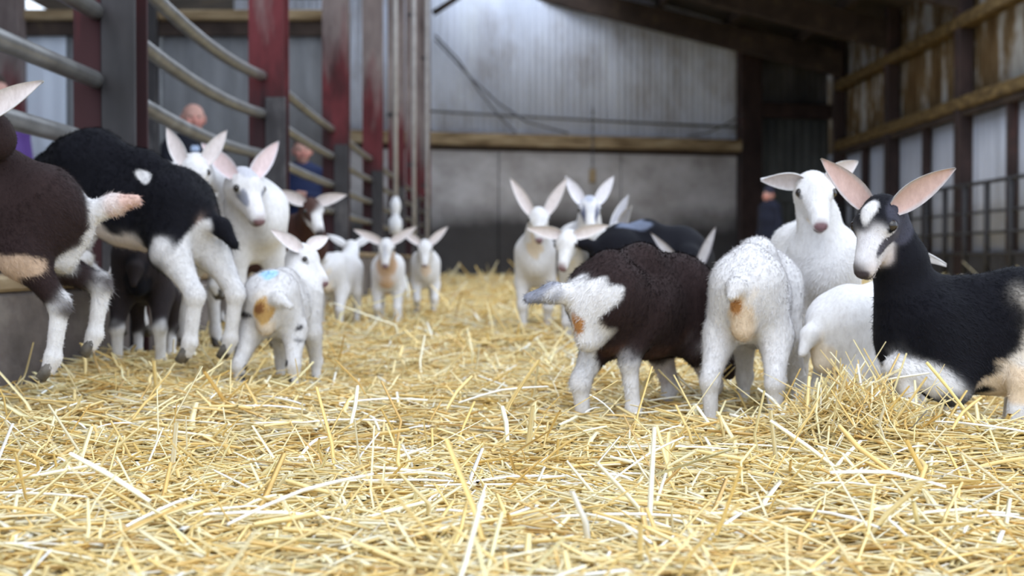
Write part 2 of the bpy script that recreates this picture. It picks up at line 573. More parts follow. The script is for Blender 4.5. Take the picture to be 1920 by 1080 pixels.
# ---- wall closing the feed passage on the left, with its own column
wl = tag(empty('wall_left', (-8.6, 14.75, 0)), kind='structure')
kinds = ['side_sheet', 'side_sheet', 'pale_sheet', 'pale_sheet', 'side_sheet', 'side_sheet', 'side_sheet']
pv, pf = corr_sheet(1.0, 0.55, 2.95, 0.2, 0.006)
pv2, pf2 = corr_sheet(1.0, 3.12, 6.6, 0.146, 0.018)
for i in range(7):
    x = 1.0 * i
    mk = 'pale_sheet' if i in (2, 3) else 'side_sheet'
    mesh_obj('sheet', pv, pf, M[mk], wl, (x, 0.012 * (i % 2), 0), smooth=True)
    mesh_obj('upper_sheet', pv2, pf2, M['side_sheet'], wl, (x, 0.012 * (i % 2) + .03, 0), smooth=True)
MB().box((0, -0.10, -0.14), (7.0, 0.12, 0.56), 0.02).build('concrete_block', M['concrete'], wl)
MB().box((0, -0.14, 2.87), (7.0, 0.0, 2.98), 0.02).build('timber_beam', M['timber'], wl)
MB().box((0, -0.06, 2.72), (7.0, 0.0, 2.87)).build('beam_shade_board', M['dark_wood'], wl)  # added dark strip imitating shade under this beam
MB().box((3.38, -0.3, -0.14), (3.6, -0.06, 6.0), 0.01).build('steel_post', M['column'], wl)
MB().box((4.88, -0.22, -0.14), (5.0, -0.08, 6.0), 0.01).build('steel_post', M['dark_steel'], wl)
# outer side of the feed passage
wo = tag(empty('wall_passage', (-8.6, 0, 0)), kind='structure')
ps = None
for i in range(18):
    if ps is None:
        ps = mesh_obj('sheet', *corr_sheet(1.0, -0.14, 4.6, 0.2, 0.014), M['side_sheet'], wo, (0, -3.0, 0), math.radians(90), smooth=True)
    else:
        share(ps, 'sheet', wo, (0.01 * (i % 2), -3.0 + .985 * i, 0), math.radians(90))

# ---- roof over the far part of the pen and over the passage
ce = tag(empty('ceiling', (0, 0, 0)), kind='structure')


def roof_strip(x0, x1, y0, y1, name, mat):
    z0, z1 = roof_z(x0 + 1e-4), roof_z(x1 - 1e-4)
    t = 0.06
    v = [(x0, y0, z0), (x1, y0, z1), (x1, y1, z1), (x0, y1, z0), (x0, y0, z0 + t), (x1, y0, z1 + t), (x1, y1, z1 + t), (x0, y1, z0 + t)]
    f = [(0, 3, 2, 1), (4, 5, 6, 7), (0, 1, 5, 4), (1, 2, 6, 5), (2, 3, 7, 6), (3, 0, 4, 7)]
    return mesh_obj(name, v, f, mat, ce)


ROOF_Y = 20.5  # pen roof cut back to here so more sky light reaches the back
for (a, b_) in ((2.2, 5.0), (5.0, 7.7)):  # unseen stretch beside the fence left open to light the back wall
    roof_strip(a, b_, ROOF_Y, 32.5, 'roof_sheet', M['roof'])
for (a, b_) in ((-9.0, -5.0), (-5.0, -1.45)):  # unseen passage roof, added to darken the left side
    roof_strip(a, b_, 2.0, 32.5, 'roof_sheet', M['roof'])
for X in (0.4, 1.9, 3.4, 4.9, 6.4):
    z = roof_z(X)
    MB().box((X - 0.05, ROOF_Y + .05, z - 0.24), (X + 0.05, 32.3, z - 0.03)).build('purlin', M['dark_wood'], ce)
for Y in (21.8, 25.8, 29.6):
    x0, x1 = -1.5, 7.25
    z0, z1 = roof_z(x0), roof_z(x1)
    ya, yb = Y - 0.1, Y + 0.1
    d = 0.42
    v = [(x0, ya, z0 - .25 - d), (x1, ya, z1 - .25 - d * 1.25), (x1, yb, z1 - .25 - d * 1.25), (x0, yb, z0 - .25 - d),
         (x0, ya, z0 - .25), (x1, ya, z1 - .25), (x1, yb, z1 - .25), (x0, yb, z0 - .25)]
    f = [(0, 3, 2, 1), (4, 5, 6, 7), (0, 1, 5, 4), (1, 2, 6, 5), (2, 3, 7, 6), (3, 0, 4, 7)]
    mesh_obj('rafter', v, f, M['dark_wood'], ce)
# knee brace beside the last fence column
MB().tube([(-1.38, 28.2, 5.35), (0.4, 28.2, 6.5)], 0.06, 8).build('knee_brace', M['dark_wood'], ce, smooth=True)

# ------------------------------------------------------------------ straw bedding
sb = empty('straw_bed', (0, 0, 0))
tag(sb, 'deep golden yellow straw bedding spread over the whole pen floor', 'straw bed')


def grid_strip(x0, x1, y0, y1, st):
    xs = np.linspace(x0, x1, int((x1 - x0) / st) + 1)
    ys = np.linspace(y0, y1, int((y1 - y0) / st) + 1)
    X, Y = np.meshgrid(xs, ys, indexing='ij')
    Z = ground(X, Y) - 0.012
    nx, ny = X.shape
    idx = np.arange(nx * ny).reshape(nx, ny)
    q = np.stack([idx[:-1, :-1], idx[1:, :-1], idx[1:, 1:], idx[:-1, 1:]], -1).reshape(-1, 4)
    return np.stack([X, Y, Z], -1).reshape(-1, 3), q


va, fa = grid_strip(-1.235, 4.0, 0.3, 9.0, 0.05)
vb, fb = grid_strip(-1.235, 7.28, 9.0, 31.2, 0.15)
_lim = 28.78 + .27 * (vb[:, 0] + 1.45)
vb[:, 1] = np.minimum(vb[:, 1], _lim)
fb = fb[(vb[fb][:, :, 1].max(1) - vb[fb][:, :, 1].min(1)) > 1e-4]
tag(mesh_obj('straw_mat', np.vstack([va, vb]), np.vstack([fa, fb + len(va)]), M['straw_base'], sb, smooth=True), kind='stuff')

STRAW_PAL = np.array([(0.90, 0.70, 0.32), (0.86, 0.62, 0.23), (0.93, 0.78, 0.43), (0.88, 0.77, 0.48), (0.92, 0.86, 0.66), (0.78, 0.52, 0.18), (0.90, 0.80, 0.46), (0.6, 0.38, 0.13), (0.95, 0.93, 0.86)])
STRAW_P = np.array([0.23, 0.15, 0.2, 0.13, 0.08, 0.07, 0.08, 0.025, 0.035])


def straws(n, xy, lmean, width, lift, tilt_sd, nseg=3, nside=3):
    x, y = xy
    L = np.clip(lmean * np.exp(RNG.normal(0, 0.5, n)), lmean * .3, lmean * 2.6)
    az = RNG.uniform(0, 2 * np.pi, n)
    tilt = RNG.normal(0, tilt_sd, n)
    steep = RNG.random(n) < 0.018
    tilt = np.where(steep, RNG.uniform(0.3, 1.1, n), tilt)
    w = width * np.exp(RNG.normal(0, 0.35, n))
    kink = RNG.normal(0, 0.25, n) + np.where(RNG.random(n) < 0.12, RNG.normal(0, 1.0, n), 0)
    sag = np.abs(RNG.normal(0, 0.08, n))
    d = np.stack([np.cos(az) * np.cos(tilt), np.sin(az) * np.cos(tilt), np.sin(tilt)], -1)
    side = np.stack([-np.sin(az), np.cos(az), 0 * az], -1)
    upv = np.cross(d, side)
    upv *= np.sign(upv[:, 2:3] + 1e-9)
    z = ground(x, y) + RNG.uniform(-0.012, lift, n) + np.abs(np.sin(tilt)) * L * 0.32
    c0 = np.stack([x, y, z], -1)
    t = np.linspace(-0.5, 0.5, nseg)
    V = []
    for i, ti in enumerate(t):
        off = kink * np.maximum(ti, 0)
        c = c0 + d * (ti * L)[:, None] + side * (off * L)[:, None] + upv * ((-sag * (ti * 2) ** 2 * 0.35) * L)[:, None]
        wi = w * (0.8 if i in (0, nseg - 1) else 1.0)
        for k in range(nside):
            a = 2 * np.pi * k / nside + 0.5
            V.append(c + side * (np.cos(a) * wi * .5)[:, None] + upv * (np.sin(a) * wi * 0.30)[:, None])
    V = np.stack(V, 1)                       # n, nseg*nside, 3
    m = nseg * nside
    q = []
    for i in range(nseg - 1):
        for k in range(nside):
            k2 = (k + 1) % nside
            q.append((i * nside + k, i * nside + k2, (i + 1) * nside + k2, (i + 1) * nside + k))
    q = np.array(q)
    Fc = (q[None] + (np.arange(n) * m)[:, None, None]).reshape(-1, 4)
    col = STRAW_PAL[RNG.choice(len(STRAW_PAL), n, p=STRAW_P / STRAW_P.sum())] * RNG.uniform(0.92, 1.06, (n, 1))
    C = np.repeat(np.clip(col, 0, 0.97), m, 0)
    return V.reshape(-1, 3), Fc, C


def scatter(n, y0, y1, pad=0.25, xlim=(-1.20, 7.2)):
    xs = []; ys = []
    tot = 0
    while tot < n:
        y = np.sqrt(RNG.uniform(y0 ** 2, y1 ** 2, n))
        hw = 0.375 * y + pad
        x = RNG.uniform(-1, 1, n) * hw
        ok = (x > xlim[0]) & (x < xlim[1]) & (y < 28.5 + .27 * (x + 1.45))
        xs.append(x[ok]); ys.append(y[ok]); tot += ok.sum()
    return np.concatenate(xs)[:n], np.concatenate(ys)[:n]


def join(parts):
    o = 0; V = []; Fc = []; C = []
    for v, f, c in parts:
        V.append(v); Fc.append(f + o); C.append(c); o += len(v)
    return np.vstack(V), np.vstack(Fc), np.vstack(C)


pp = [straws(38000, scatter(38000, 1.15, 2.6), 0.078, 0.0056, 0.016, 0.12),
      straws(40000, scatter(40000, 2.6, 4.8), 0.085, 0.0064, 0.018, 0.12),
      straws(34000, scatter(34000, 4.8, 10.0), 0.13, 0.009, 0.022, 0.13),
      straws(22000, scatter(22000, 10.0, 30.0, xlim=(-1.20, 6.9)), 0.22, 0.018, 0.03, 0.12)]
# loose heap in front of the white kid on the right
nh = 1500
hx = 0.66 + RNG.normal(0, 0.075, nh); hy = 2.60 + RNG.normal(0, 0.09, nh)
pp.append(straws(nh, (hx, hy), 0.07, 0.0042, 0.035, 0.5))
v, f, c = join(pp)
tag(mesh_obj('loose_straw', v, f, M['straw'], sb, cols=c), kind='stuff')

# individual stalks on top, nearest the camera
variants = []
for i in range(14):
    v, f, c = straws(1, (np.zeros(1), np.zeros(1)), 0.13, 0.0052, 0.0, 0.0, 5, 5)
    v = v - v.mean(0)
    pal = [(0.93, 0.90, 0.78), (0.90, 0.80, 0.52), (0.80, 0.62, 0.28), (0.95, 0.94, 0.90), (0.72, 0.5, 0.18), (0.88, 0.82, 0.6), (0.84, 0.7, 0.36)][i % 7]
    c[:] = pal
    f = f.astype(int)
    variants.append((v, f, c))
made = []
ns = 240
sx_, sy_ = scatter(ns, 1.6, 3.1, 0.0, (-1.2, 1.4))
for i in range(ns):
    k = i % 14
    z = float(ground(sx_[i], sy_[i])) + 0.024 + RNG.uniform(0, 0.012)
    if i < 14:
        o = mesh_obj('straw', *variants[k][:2], M['straw'], sb, (sx_[i], sy_[i], z), cols=variants[k][2])
        made.append(o)
    else:
        o = share(made[k], 'straw', sb, (sx_[i], sy_[i], z))
    tl = RNG.normal(0, 0.16)
    if RNG.random() < 0.14:
        tl = RNG.uniform(0.35, 0.95); o.location.z += 0.03
    o.rotation_euler = (0, float(tl), float(RNG.uniform(0, 6.28)))


def stalk(p0, p1, w, col, bow=0.01):
    p0 = np.array(p0); p1 = np.array(p1)
    pts = [p0 + (p1 - p0) * t + np.array([0, 0, bow * math.sin(math.pi * t)]) for t in np.linspace(0, 1, 6)]
    mb = MB().tube(pts, [w * .5, w * .55, w * .5, w * .5, w * .45, w * .35], 6)
    return mesh_obj('straw', mb.v, mb.f, M['straw'], sb, smooth=True, cols=np.tile(np.array(col), (len(mb.v), 1)))


# stalks one can point at in the photograph
def gp(x, y, dz=0.0):
    Y = CAM_H * F / (y - 488.0)
    p = px(x, y, Y); p[2] += dz
    return p


stalk(px(1740, 680, 2.42), px(1845, 815, 2.40), 0.0062, (0.74, 0.60, 0.24), 0.004)
stalk(px(1845, 815, 2.40), px(1900, 828, 2.45), 0.005, (0.8, 0.76, 0.5), 0.0)
stalk(px(118, 945, 1.98), px(205, 1050, 1.68), 0.0062, (0.93, 0.88, 0.7))
stalk(px(262, 958, 1.9), px(345, 1062, 1.62), 0.0070, (0.66, 0.44, 0.16))
stalk(px(1305, 760, 2.72), px(1345, 815, 2.66), 0.006, (0.9, 0.85, 0.66), 0.0)
stalk(px(1305, 760, 2.72), px(1270, 805, 2.74), 0.005, (0.86, 0.76, 0.46), 0.0)
stalk(px(1370, 778, 2.78), px(1460, 802, 2.7), 0.006, (0.94, 0.9, 0.8), 0.0)
stalk(px(1335, 865, 2.35), px(1310, 920, 2.2), 0.006, (0.94, 0.92, 0.86))
stalk(px(1310, 920, 2.2), px(1316, 1000, 1.9), 0.006, (0.93, 0.9, 0.82))
stalk(px(1360, 938, 2.02), px(1470, 952, 1.98), 0.005, (0.95, 0.93, 0.88))
stalk(px(1072, 1020, 1.74), px(1165, 1030, 1.73), 0.0062, (0.96, 0.95, 0.92))
stalk(px(560, 860, 2.4), px(612, 820, 2.5), 0.0055, (0.95, 0.93, 0.88))
stalk(px(1640, 800, 2.36), px(1720, 940, 2.05), 0.004, (0.7, 0.55, 0.25))
stalk(px(1790, 1010, 1.72), px(1815, 1075, 1.58), 0.006, (0.62, 0.45, 0.16))
stalk(px(1742, 770, 2.3), px(1712, 805, 2.3), 0.0022, (0.16, 0.14, 0.10), 0)

# ------------------------------------------------------------------ pen fence: steel columns and bent rails
KD = 3450.0
cols_y = [KD * v for v in (0.00136, 0.0023, 0.00324, 0.00418, 0.00512, 0.00606, 0.0070)]
CW, CD, CT = 0.20, 0.20, 0.018
col_src = None
col_labels = ['dark red steel column nearest the camera, left of the black kid',
              'bright red steel column behind the striped kid, second from camera',
              'steel column with a grey top and red base, third along the fence',
              'red steel column with a white drinker in front of it, fourth along',
              'slim red steel column, fifth along the fence from the camera',
              'slim rusty steel column, sixth along the fence and next to last',
              'farthest red steel column, standing at the left edge of the back wall']
for i, cy in enumerate(cols_y):
    t = tag(empty('steel_column', (FX - 0.02, cy, -0.14)), col_labels[i], 'column', 'red steel columns along the pen fence')
    H = 7.05
    if i == 0:
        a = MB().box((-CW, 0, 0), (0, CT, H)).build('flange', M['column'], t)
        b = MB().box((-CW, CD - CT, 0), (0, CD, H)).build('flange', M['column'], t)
        w = MB().box((-CW / 2 - .006, CT, 0), (-CW / 2 + .006, CD - CT, H)).build('web', M['dark_steel'], t)
        g = MB().box((-0.105, -0.016, 0), (0.012, 0.0, 1.42), 0.004).build('rail_plate', M['dark_steel'], t)
        MB().box((-0.105, -0.016, 1.42), (0.012, 0.0, 5.0), 0.004).build('stiffener_plate', M['dark_steel'], t)
        bp = MB().box((-CW - .05, -.05, 0.0), (0.04, CD + .05, 0.03)).build('base_plate', M['dark_steel'], t)
        col_src = (a, b, w, g, bp)
    else:
        for s in col_src:
            share(s, s.name.split('.')[0], t, (0, 0, 0))

zz = [1.40, 1.185, 0.955, 0.745]
spans = [(-0.2, cols_y[0], 'curved grey rails at far left, beside the dark brown kid'),
         (cols_y[0], cols_y[1], 'curved grey rails between the two nearest red columns'),
         (cols_y[1], cols_y[2], 'grey rails in front of the person with folded arms'),
         (cols_y[2], cols_y[3], 'grey rails of the third bay, between third and fourth red columns'),
         (cols_y[3], cols_y[4], 'rails of the fourth fence bay, right of the white drinker'),
         (cols_y[4], cols_y[5], 'rails of the fifth fence bay, foreshortened and dark'),
         (cols_y[5], cols_y[6], 'rails of the last fence bay, near the back wall')]
for bi, (ya, yb, lab) in enumerate(spans):
    t = tag(empty('pen_railing', (FX, ya, 0)), lab, 'railing', 'railings of the pen fence')
    L = yb - ya
    for j, z in enumerate(zz):
        sag = (0.11, 0.09, 0.075, 0.05)[j] * (0.55 if bi == 1 else 0.15)
        pts = []
        for q in np.linspace(0, 1, 9):
            s_ = 4 * q * (1 - q)
            pts.append((-0.14 + 0.0 * s_, 0.21 + (L - 0.22) * q if bi else L * q, z - sag * s_ + 0.02 * (1 - q) * (j == 0)))
        MB().tube(pts, 0.030, 12).build('rail', M['rail'], t, smooth=True)

# kerb under the fence, one block per bay
kb_labels = ['dark muddy kerb block at far left under the leaping kid', 'muddy kerb block behind the kids on the left', 'grey kerb block under the third fence bay',
             'pale grey kerb block left of the running white kids', 'kerb block of the fifth bay behind the running kids', 'kerb block of the sixth bay', 'kerb block nearest the back wall']
ykb = [-1.0] + cols_y
for i in range(7):
    ya, yb = ykb[i], ykb[i + 1]
    h = 0.31 if i < 3 else 0.42
    t = tag(empty('kerb_block', (FX - 0.03, ya, -0.14)), kb_labels[i], 'kerb', 'kerb blocks below the pen fence')
    MB().box((-0.25, 0.22, 0), (0.0, yb - ya - 0.01, h + .10), 0.012).build('block', M['kerb'], t)
    MB().box((-0.26, 0.22, h + .10), (0.01, yb - ya - 0.012, h + .14), 0.008).build('capping_board', M['timber'], t)

# water pipe with drinker, two more drop pipes
def drop_pipe(y, z0, lab, cup=False):
    t = tag(empty('water_pipe', (FX + 0.05, y, z0)), lab, 'pipe', 'pale drop pipes on the pen fence')
    MB().tube([(0, 0, 0.0), (0, 0, 3.0 - z0), (0, 0, 5.6 - z0)], 0.028, 10).build('pipe', M['pipe'], t, smooth=True)
    MB().box((-0.09, -0.015, 1.0), (0.03, 0.015, 1.05)).build('bracket', M['dark_steel'], t)
    MB().box((-0.09, -0.015, 3.0), (0.03, 0.015, 3.05)).build('bracket', M['dark_steel'], t)
    if cup:
        mb = MB()
        prof = [(0.0, .02), (0.012, .06), (0.10, .075), (0.17, .07), (0.2, .045), (0.23, .04), (0.30, .06), (0.36, .055), (0.42, .03)]
        mb.tube([(0, 0, -0.30 + h) for h, r in prof], [r for h, r in prof], 14)
        tag(mb.build('drinker', M['white_plastic'], t, smooth=True), 'white drinker at the foot of the pipe')


drop_pipe(15.35, 0.93, 'pale vertical pipe ending in a white drinker above a running kid', True)
drop_pipe(18.6, 0.6, 'pale vertical pipe between the fifth and sixth red columns')
drop_pipe(21.9, 0.5, 'pale vertical pipe beside the sixth red column')

# ------------------------------------------------------------------ railings along the right wall
t = tag(empty('feed_barrier', (7.0, 15.2, 0)), 'dark upright-barred steel barrier along the right wall', 'barrier')
bar = None
for i in range(17):
    yy = i * 0.95
    if bar is None:
        bar = MB().tube([(0, 0, -0.14), (0, 0, 1.50)], 0.045, 10).build('upright_bar', M['dark_bar'], t, (0, 0, 0), smooth=True)
    else:
        share(bar, 'upright_bar', t, (0, yy, 0))
for z in (0.45, 0.75, 1.05, 1.48):
    MB().tube([(0, -0.1, z), (0, 15.4, z)], 0.022 if z < 1.4 else 0.03, 8).build('cross_rail', M['dark_bar'], t, smooth=True)

# cables and hanging chain on the back wall
def bw(u_, n_, z_):
    return np.array([-1.45 + (u_ - n_ * .27) / BW_N, 28.8 + (u_ * .27 + n_) / BW_N, z_])


def hang(lab, pts, r=0.02):
    p = [bw(*q) for q in pts]
    o = [p[0]]
    for i in range(len(p) - 1):
        for k in range(1, 7):
            tt = k / 6
            o.append(p[i] + (p[i + 1] - p[i]) * tt)
    tag(MB().tube(o, r, 6).build('hanging_cable', M['cable'], smooth=True), lab, 'cable', 'cables hanging on the back wall')


hang('dark cable sagging steeply from the far column to the timber beam', [(0.05, -.12, 5.0), (0.55, -.12, 4.5), (1.0, -.14, 3.85), (1.4, -.2, 3.35), (1.75, -.22, 3.02)])
hang('dark cable sagging widely across the sheets to the timber beam', [(0.05, -.13, 4.9), (0.8, -.13, 4.15), (1.4, -.16, 3.62), (2.0, -.2, 3.25), (2.9, -.24, 3.03)])
hang('thin cable rising to the brown post at right of the back wall', [(5.6, -.24, 3.03), (6.1, -.2, 3.12), (6.6, -.18, 3.35), (6.95, -.18, 3.55)], 0.015)
ch = tag(empty('hanging_chain', bw(3.45, -0.22, 2.05)), 'short chain with a brown tag hanging from the beam at mid wall', 'chain')
for i in range(16):
    z = 0.24 + i * 0.085
    ang = (i % 2) * math.pi / 2
    pts = [(0.018 * math.cos(a) * math.cos(ang), 0.018 * math.cos(a) * math.sin(ang), z + 0.05 * math.sin(a)) for a in np.linspace(0, 2 * math.pi, 9)]
    MB().tube(pts, 0.009, 5, False).build('link', M['cable'], ch)
MB().box((-0.07, -0.015, -0.06), (0.07, 0.015, 0.24), 0.01).build('tag', M['timber'], ch)


# ------------------------------------------------------------------ implicit bodies
class SDF:
    def __init__(s):
        s.p = []

    def rc(s, a, b, ra, rb, col, k=0.02, wy=1.0):
        s.p.append((np.array(a, float), np.array(b, float), ra, rb, np.array(col, float), k, wy))

    @staticmethod
    def dist(pr, X, Y, Z):
        a, b, ra, rb, c, k, wy = pr
        ba = b - a
        bb = np.array([ba[0], ba[1] / wy, ba[2]])
        qx, qy, qz = X - a[0], (Y - a[1]) / wy, Z - a[2]
        l2 = bb @ bb
        if l2 < 1e-10:
            t = 0.0
            d = np.sqrt(qx * qx + qy * qy + qz * qz) - ra
        else:
            t = np.clip((qx * bb[0] + qy * bb[1] + qz * bb[2]) / l2, 0, 1)
            d = np.sqrt((qx - t * bb[0]) ** 2 + (qy - t * bb[1]) ** 2 + (qz - t * bb[2]) ** 2) - (ra + (rb - ra) * t)
        return d * min(1.0, wy)

    def mesh(s, h):
        lo = np.min([np.minimum(p[0], p[1]) - max(p[2], p[3]) * max(1, p[6]) for p in s.p], 0) - 3 * h
        hi = np.max([np.maximum(p[0], p[1]) + max(p[2], p[3]) * max(1, p[6]) for p in s.p], 0) + 3 * h
        n = np.ceil((hi - lo) / h).astype(int) + 1
        ax = [(lo[i] + h * np.arange(n[i])).astype(np.float32) for i in range(3)]
        V = np.full(n, 0.5, np.float32)
        for p in s.p:
            r = max(p[2], p[3])
            pad = np.array([r, r * max(1, p[6]), r]) + p[5] + 2.5 * h
            i0 = np.maximum(np.floor((np.minimum(p[0], p[1]) - pad - lo) / h).astype(int), 0)
            i1 = np.minimum(np.ceil((np.maximum(p[0], p[1]) + pad - lo) / h).astype(int) + 1, n)
            sl = tuple(slice(i0[k], i1[k]) for k in range(3))
            d = s.dist(p, ax[0][sl[0]][:, None, None], ax[1][sl[1]][None, :, None], ax[2][sl[2]][None, None, :]).astype(np.float32)
            o = V[sl]
            k = p[5]
            hh = np.maximum(k - np.abs(o - d), 0) / k
            V[sl] = np.minimum(o, d) - hh * hh * (k * 0.25)
        S = V < 0
        cnt = np.zeros(n - 1, np.int8)
        for i in (0, 1):
            for j in (0, 1):
                for k in (0, 1):
                    cnt += S[i:n[0] - 1 + i, j:n[1] - 1 + j, k:n[2] - 1 + k]
        act = (cnt > 0) & (cnt < 8)
        C = np.argwhere(act)
        ids = np.full(n - 1, -1, np.int64)
        ids[act] = np.arange(len(C))
        pos = np.zeros((len(C), 3)); num = np.zeros(len(C))
        for axis in range(3):
            o1, o2 = (axis + 1) % 3, (axis + 2) % 3
            for j in (0, 1):
                for k in (0, 1):
                    c0 = C.copy(); c0[:, o1] += j; c0[:, o2] += k
                    c1 = c0.copy(); c1[:, axis] += 1
                    v0 = V[c0[:, 0], c0[:, 1], c0[:, 2]]; v1 = V[c1[:, 0], c1[:, 1], c1[:, 2]]
                    cr = (v0 < 0) != (v1 < 0)
                    t = np.where(cr, v0 / np.where(cr, v0 - v1, 1), 0)
                    pp_ = np.zeros((len(C), 3)); pp_[:, axis] = t; pp_[:, o1] = j; pp_[:, o2] = k
                    pos += pp_ * cr[:, None]; num += cr
        P = lo + h * (C + pos / num[:, None])
        Q = []
        for axis in range(3):
            o1, o2 = (axis + 1) % 3, (axis + 2) % 3
            sl0 = [slice(None)] * 3; sl1 = [slice(None)] * 3
            sl0[axis] = slice(0, -1); sl1[axis] = slice(1, None)
            E = np.argwhere(S[tuple(sl0)] != S[tuple(sl1)])
            ok = (E[:, o1] > 0) & (E[:, o2] > 0) & (E[:, o1] < n[o1] - 1) & (E[:, o2] < n[o2] - 1)
            E = E[ok]
            def cell(d1, d2):
                c = E.copy(); c[:, o1] -= d1; c[:, o2] -= d2
                return ids[c[:, 0], c[:, 1], c[:, 2]]
            q = np.stack([cell(1, 1), cell(0, 1), cell(0, 0), cell(1, 0)], -1)
            ins = S[E[:, 0], E[:, 1], E[:, 2]]
            q = np.where(ins[:, None], q, q[:, ::-1])
            Q.append(q)
        return P, np.vstack(Q)

    def colour(s, P, soft=0.003, wob=0.008, seed=0.0):
        X, Y, Z = P[:, 0], P[:, 1], P[:, 2]
        best = None
        W = np.zeros(len(P)); Cc = np.zeros((len(P), 3))
        D = []
        for i, p in enumerate(s.p):
            ph = seed + hash(tuple(np.round(p[4], 3))) % 97
            nz = np.sin(43 * X + ph) * np.sin(37 * Z + 1.7 * ph) + 0.6 * np.sin(91 * Z - 67 * X + ph) * np.sin(71 * Y + ph)
            D.append(s.dist(p, X, Y, Z) + wob * nz)
        D = np.array(D)
        D -= D.min(0)
        Wt = np.exp(-D / soft)
        return (Wt.T @ np.array([p[4] for p in s.p])) / Wt.sum(0)[:, None]


def unit(v):
    v = np.array(v, float)
    return v / np.linalg.norm(v)


def ik2(a, c, l1, l2, bend):
    """joint between a and c with segment lengths l1, l2, bent towards bend"""
    d = c - a
    D = np.linalg.norm(d)
    if D > (l1 + l2) * 0.995:
        c = a + d / D * (l1 + l2) * 0.995
        d = c - a; D = np.linalg.norm(d)
    u = d / D
    x = (l1 * l1 - l2 * l2 + D * D) / (2 * D)
    hgt = math.sqrt(max(l1 * l1 - x * x, 0))
    b = np.array(bend, float); b = b - (b @ u) * u
    b /= np.linalg.norm(b)
    return a + u * x + b * hgt, c


WHITE = (0.685, 0.67, 0.675); CREAM = (0.72, 0.58, 0.43); BLACK = (0.0045, 0.0045, 0.008); BROWN = (0.026, 0.015, 0.015)
GREY = (0.26, 0.27, 0.33); PINK = (0.66, 0.56, 0.54); LGREY = (0.5, 0.5, 0.55); NOSE = (0.20, 0.115, 0.125); RUST = (0.42, 0.20, 0.07); TAN = (0.5, 0.36, 0.22)


def coat_white():
    c = dict.fromkeys(('trunk', 'rump', 'belly', 'neck', 'throat', 'head', 'face', 'muzzle', 'uarm', 'farm', 'fcan', 'thigh', 'shank', 'hcan', 'tail', 'tailtip', 'perineum', 'chest'), WHITE)
    c['nose'] = NOSE; c['perineum'] = (0.72, 0.62, 0.5)
    return c


def coat_dark(base, **kw):
    c = coat_white()
    for k in ('trunk', 'rump', 'neck', 'throat', 'head', 'uarm', 'thigh', 'chest', 'face', 'muzzle', 'belly'):
        c[k] = base
    c['nose'] = (0.05, 0.04, 0.045)
    c['tail'] = base; c['tailtip'] = base
    c.update(kw)
    return c


GOATS = 0
EYE = None


def fur_coat(root, P, Q, cl, hp, scale, n=34000, nose=None):
    """short lying hairs over the near kids, one sliver each"""
    e1 = P[Q[:, 2]] - P[Q[:, 0]]; e2 = P[Q[:, 3]] - P[Q[:, 1]]
    nr = np.cross(e1, e2)
    ar = np.linalg.norm(nr, axis=1) + 1e-12
    nr /= ar[:, None]
    q = RNG.choice(len(Q), n, p=ar / ar.sum())
    w = RNG.dirichlet((1, 1, 1, 1), n)
    b = (P[Q[q]] * w[:, :, None]).sum(1)
    col = cl[Q[q, 0]] * RNG.uniform(0.86, 1.1, (n, 1))
    nn = nr[q]
    flow = np.tile(np.array([-.75, 0, -.65]), (n, 1)) + RNG.normal(0, .32, (n, 3))
    flow -= (flow * nn).sum(1)[:, None] * nn
    flow /= np.linalg.norm(flow, axis=1)[:, None] + 1e-9
    L = 0.0108 * np.exp(RNG.normal(0, .3, n))
    L *= np.where(b[:, 2] < .15, .55, 1.0)
    L *= np.where(np.linalg.norm(b - hp, axis=1) < .15, .38, 1.0)
    L *= np.where(np.linalg.norm(b - nose, axis=1) < .032, .12, 1.0)
    d = flow * .86 + nn * RNG.uniform(.12, .5, n)[:, None]
    sd = np.cross(d, nn); sd /= np.linalg.norm(sd, axis=1)[:, None] + 1e-9
    V = np.stack([b - sd * .0009 - nn * .001, b + sd * .0009 - nn * .001, b + d * L[:, None]], 1).reshape(-1, 3)
    Fc = np.arange(3 * n).reshape(n, 3)
    C = np.repeat(np.clip(col, 0, .95), 3, 0)
    tag(mesh_obj('fur', V * scale, Fc, M['hair'], root, cols=C), kind='stuff')


